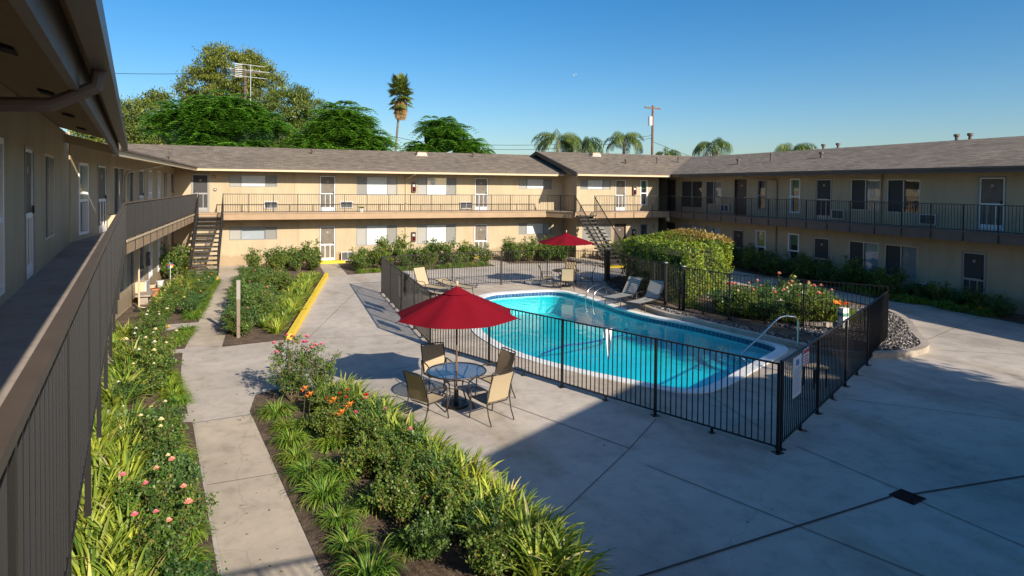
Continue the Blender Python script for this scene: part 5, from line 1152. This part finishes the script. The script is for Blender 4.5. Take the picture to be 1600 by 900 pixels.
# ------------------------------------------------------------------ background trees
def limb_tree(t,base,tops,r0,mat='bark'):
    m=MB(); b=Vector(base); fork=b+Vector((0,0,max(1.5,(tops[0][2]-b.z)*.3))); m.tube([b,fork],[r0,r0*.8],8)
    for p in tops: p=Vector(p); mid=fork.lerp(p,.5)+Vector((rnd.uniform(-.4,.4),rnd.uniform(-.4,.4),.3)); m.tube([fork,mid,p],[r0*.6,r0*.35,r0*.1],6)
    m.build('trunk',mat,t)
def feathery(name,label,base,blobs,mat,nleaf,seed,leaf=(.14,.30),droop=.6):
    g=np.random.default_rng(seed); t=thing(name,label,'tree',base); C=[];Nn=[];A=[]
    vol=np.array([b[3]*b[4]*b[5] for b in blobs]); cnt=(vol**.66/ (vol**.66).sum()*nleaf).astype(int)
    for (x,y,z,a,b,c),n in zip(blobs,cnt):
        # clumps on a shell
        nc=max(8,n//60)
        d=g.normal(0,1,(nc,3)); d/=np.linalg.norm(d,axis=1,keepdims=True); rr=g.uniform(.35,1.05,(nc,1))**.5; cc=d*rr*np.array([a,b,c])+np.array([x,y,z])
        per=n//nc
        for q in cc:
            s=g.uniform(.22,.48); p=q+g.normal(0,1,(per,3))*np.array([s,s,s*.55]); C.append(p); A.append(g.normal(0,.6,(per,3))+np.array([0,0,-droop])); Nn.append(g.normal(0,.6,(per,3))+(q-np.array([x,y,z]))/np.array([a,b,c])+np.array([0,0,.5]))
    C=np.concatenate(C);A=np.concatenate(A);Nn=np.concatenate(Nn); s=g.uniform(*leaf,len(C)); V,F=leafquads(C,Nn,A,s,s*.38)
    npmesh('crown',V-np.array(base),F,mat,t); limb_tree(t,base,[(b[0],b[1],b[2]) for b in blobs],.35); return t
feathery('pepper_tree','tallest airy olive green tree behind the left roof with uneven crown',(-2,70,0),[(-3.6,70,15.6,3.4,3,2.3),(-6.3,70,13.9,2.3,2.2,2.0),(-.9,70,14.2,2.6,2.4,2.6),(-4.5,71,11.8,4.2,3,2.2),(-5.0,70,17.3,1.3,1.3,1.0),(-2.2,70,17.2,1.4,1.2,.9)],'olive',40000,31,(.16,.36))
feathery('pepper_tree','broad yellow green tree sloping down to the right behind the left roof',(4,67,0),[(1.6,67,11.3,2.6,2.4,2.4),(4.0,67,10.8,2.4,2.2,1.9),(2.8,67,13.2,1.2,1.2,1.0),(.2,68,9.3,3.0,2.5,2.0),(5.2,67,9.4,2.0,2.0,1.6),(-.5,67,7.6,4,2.5,1.6)],'olive',36000,32,(.16,.36))
feathery('pepper_tree','olive green tree at the far left partly behind the dark gutter',(-12,60,0),[(-9.4,60,10.0,1.9,1.9,1.9),(-11.2,60,9.0,2.2,2,2.2),(-8.2,60,8.2,1.8,1.8,1.6),(-12.8,60,8.6,1.8,1.8,2.0),(-8.8,60,11.6,.7,.7,.7),(-10.5,60,7,3.6,2,1.6)],'olive',27000,33,(.16,.34))
def pinnate(label,base,blobs,nfr,seed):
    g=np.random.default_rng(seed); t=thing('walnut_tree',label,'tree',base); VV=[];FF=[];k=0
    vol=np.array([b[3]*b[5] for b in blobs]); cnt=(vol/vol.sum()*nfr).astype(int)
    for (x,y,z,a,b,c),n in zip(blobs,cnt):
        for _ in range(max(8,n//7)):
            d=g.normal(0,1,3); d/=np.linalg.norm(d)
            if d[1]>.3: d[1]*=-1
            if d[2]<-.3: d[2]*=-.6
            dn=d.copy(); p=np.array([x,y,z])+d*np.array([a,b,c])*g.uniform(.72,1.06); a0=g.uniform(0,6.28); nr=9; Lr=g.uniform(.65,1.0)
            for r_ in range(nr):
                th=a0+6.283*r_/nr+g.uniform(-.2,.2); h=np.array([math.cos(th),math.sin(th),0]); el=g.uniform(.5,1.0); L=Lr*g.uniform(.8,1.15); sd=np.array([-h[1],h[0],0]); ns=7
                for s in range(ns):
                    f_=(s+1)/ns; q=p+h*L*f_*math.cos(el*.6)+np.array([0,0,L*(math.sin(el)*f_-1.15*f_*f_)])+dn*L*.35*f_*np.array([1,1,.6]); ll=.30*(1-.45*abs(f_-.45)*1.6)
                    for sg in(-1,1):
                        tip=q+sd*sg*ll+h*.10-np.array([0,0,ll*.30]); md=(q+tip)/2; wv=h*.075
                        VV+= [q,md+wv,tip,md-wv]; FF.append((k,k+1,k+2,k+3)); k+=4
    npmesh('crown',np.array(VV)-np.array(base),FF,'pinn',t)
    m=MB()
    for b in blobs:
        pts=[]; n=10
        V=[];F=[]
        for i in range(6):
            ph=math.pi*i/5
            for j in range(n): th=2*math.pi*j/n; V.append((b[0]+b[3]*.8*math.sin(ph)*math.cos(th),b[1]+b[4]*.72*math.sin(ph)*math.sin(th),b[2]+b[5]*.8*math.cos(ph)))
        for i in range(5):
            for j in range(n): F.append((i*n+j,i*n+(j+1)%n,(i+1)*n+(j+1)%n,(i+1)*n+j))
        m.add(V,F)
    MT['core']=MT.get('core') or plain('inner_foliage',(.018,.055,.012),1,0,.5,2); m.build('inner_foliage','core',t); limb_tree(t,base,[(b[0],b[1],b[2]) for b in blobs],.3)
pinnate('wide dark green tree with layered drooping leaves behind the left roof',(-3.5,52,0),[(-5.6,52,8.3,2.5,2.0,2.1),(-3.3,52,9.1,2.4,2.0,2.2),(-1.2,52,8.4,2.3,2.0,1.8),(-3.5,51.5,6.2,4.6,2.0,1.6)],3000,41)
pinnate('rounded dark green layered tree between roof pipe and fan palm',(5.5,52,0),[(5.3,52,8.7,2.3,1.9,2.2),(7.2,52,7.5,1.9,1.8,1.4),(3.2,52,7.2,1.8,1.8,1.4),(5.2,51.5,6.2,3.8,2.0,1.3)],2400,42)
pinnate('smaller dark green layered tree right of the fan palm',(14,52,0),[(13.4,52,8.4,1.9,1.6,1.7),(15.6,52,7.4,1.6,1.5,1.2),(11.6,52,6.9,1.5,1.5,1.1),(17.0,52,6.2,1.2,1.3,1.0),(14,51.5,6,3.4,1.6,1.0)],1900,43)
# fan palm
def fanpalm():
    g=np.random.default_rng(9); base=(17.2,95,0); t=thing('fan_palm','single tall slender fan palm with brown skirt against the sky','palm tree',base); m=MB(); m.tube([base,(17.3,95,6),(17.6,95,11),(18.2,95,18.0)],[.26,.18,.16,.17],8); m.build('trunk','palmbark',t)
    top=np.array([18.25,95,18.7]); 
    def fans(n,el0,el1,R_,zs,seed,sq):
        VV=[];FF=[];k=0
        for _ in range(n):
            a=g.uniform(0,6.28); el=math.radians(g.uniform(el0,el1)); d=np.array([math.cos(a)*math.cos(el),math.sin(a)*math.cos(el),math.sin(el)]); p0=top+np.array([0,0,g.uniform(*zs)]); c=p0+d*R_*g.uniform(.45,.7)*sq
            side=np.cross(d,[0,0,1.]); side/=np.linalg.norm(side)+1e-6; upv=np.cross(side,d)
            for s in range(13):
                th=math.radians(-85+170*s/12); dr=d*math.cos(th)+side*math.sin(th); tip=c+dr*R_*.55+np.array([0,0,-.22*R_*abs(math.sin(th))-.05]); w_=np.cross(dr,upv)*.05; w_=upv*.03+np.cross(upv,dr)*.085
                md=(c+tip)/2; VV+=[c,md+w_,tip,md-w_]; FF.append((k,k+1,k+2,k+3)); k+=4
        return np.array(VV)-np.array(base),FF
    V,F=fans(100,-45,88,2.0,(-1.7,.6),1,1.0); npmesh('fronds',V,F,'fan',t); # skirt
    V,F=fans(110,-88,-48,1.7,(-3.0,-.7),2,.8); npmesh('dead_skirt',V,F,'thatch',t)
fanpalm()
def queen(label,x,y,h,r,n,seed,lean=0):
    g=np.random.default_rng(seed); base=(x-lean,y,0); t=thing('queen_palm',label,'palm tree',base); m=MB(); m.tube([base,(x-lean*.4,y,h*.5),(x,y,h)],[.22,.18,.16],8); m.build('trunk','palmbark',t)
    VV=[];FF=[];k=0
    for i in range(n):
        a=g.uniform(0,6.28); el=math.radians(g.uniform(15,80)); L=r*g.uniform(.85,1.15)*1.25; p=np.array([x,y,h]); d2=np.array([math.cos(a),math.sin(a),0]); ang=el; seg=16; sd=np.array([-d2[1],d2[0],0])
        for s in range(seg):
            d=d2*math.cos(ang)+np.array([0,0,math.sin(ang)]); q=p+d*L/seg; 
            if s>2:
                ll=.62*math.sin(math.pi*min(1,(s+1)/(seg+2)))*r/2
                for sg in(-1,1):
                    for rr in range(2):
                        b=p+(q-p)*(rr*.5); tip=b+sd*sg*ll*g.uniform(.35,.7)+d*ll*.35-np.array([0,0,ll*g.uniform(.5,1.0)]); md=(b+tip)/2; VV+=[b,md+d*.045,tip,md-d*.045]; FF.append((k,k+1,k+2,k+3)); k+=4
            VV+=[p+sd*.02,q+sd*.02,q-sd*.02,p-sd*.02]; FF.append((k,k+1,k+2,k+3)); k+=4
            p=q; ang-=math.radians(g.uniform(7,13))
    npmesh('fronds',np.array(VV)-np.array(base),FF,'queen',t)
queen('left feathery palm of the dense pair behind the gable ridge',27.9,60,9.1,2.9,30,61); queen('right feathery palm of the dense pair behind the gable ridge',30.8,60,8.7,2.8,30,62); queen('small low palm between the dense pair and the leaning palm',33.0,61,7.3,1.4,13,67)
queen('feathery palm leaning left of the utility pole',35.8,60,9.4,2.6,24,63,.4); queen('low palm peeking over the roof right of the utility pole',41.1,60,8.0,2.1,18,64); queen('feathery palm with upright spear beyond the right ridge',47.6,60,9.1,2.8,28,65); queen('low wide palm behind the right roof near the ridge vents',59.4,60,8.9,3.2,30,66)
# out of frame tree that shades the right end of the deck
feathery('shade_tree','leafy tree behind the viewer shading the right end of the deck',(19.0,-1.6,0),[(18.3,-.9,7.9,1.4,1.9,1.3),(18.0,-1.6,7.0,1.3,1.7,1.2)],'pinn',9000,50,(.2,.4),.2)

# fallen leaves and debris on the soil and, sparsely, on the concrete beside it
def litter():
    g=np.random.default_rng(77); C=[];n=0
    near=soil[:6]
    while n<5200:
        P=near[int(g.integers(len(near)))]; xs=[p[0] for p in P]; ys=[p[1] for p in P]; x,y=g.uniform(min(xs)-.25,max(xs)+.25),g.uniform(min(ys),max(ys)); ins=inpoly(x,y,P)
        if not ins and g.uniform()>.05: continue
        C.append((x,y,.022 if ins else .016)); n+=1
    for _ in range(160): C.append((g.uniform(-1,7),g.uniform(6.5,30),.014))
    C=np.array([p for p in C if not inpoly(p[0],p[1],ops)]); s=g.uniform(.025,.06,len(C)); V,F=leafquads(C,g.normal(0,.18,C.shape)+np.array([0,0,1]),g.normal(0,1,C.shape)*np.array([1,1,.1]),s,s*.5)
    tag(npmesh('leaf_litter',V,F,'litter'),kind='stuff',label='dry fallen leaves on soil and paths')
litter()
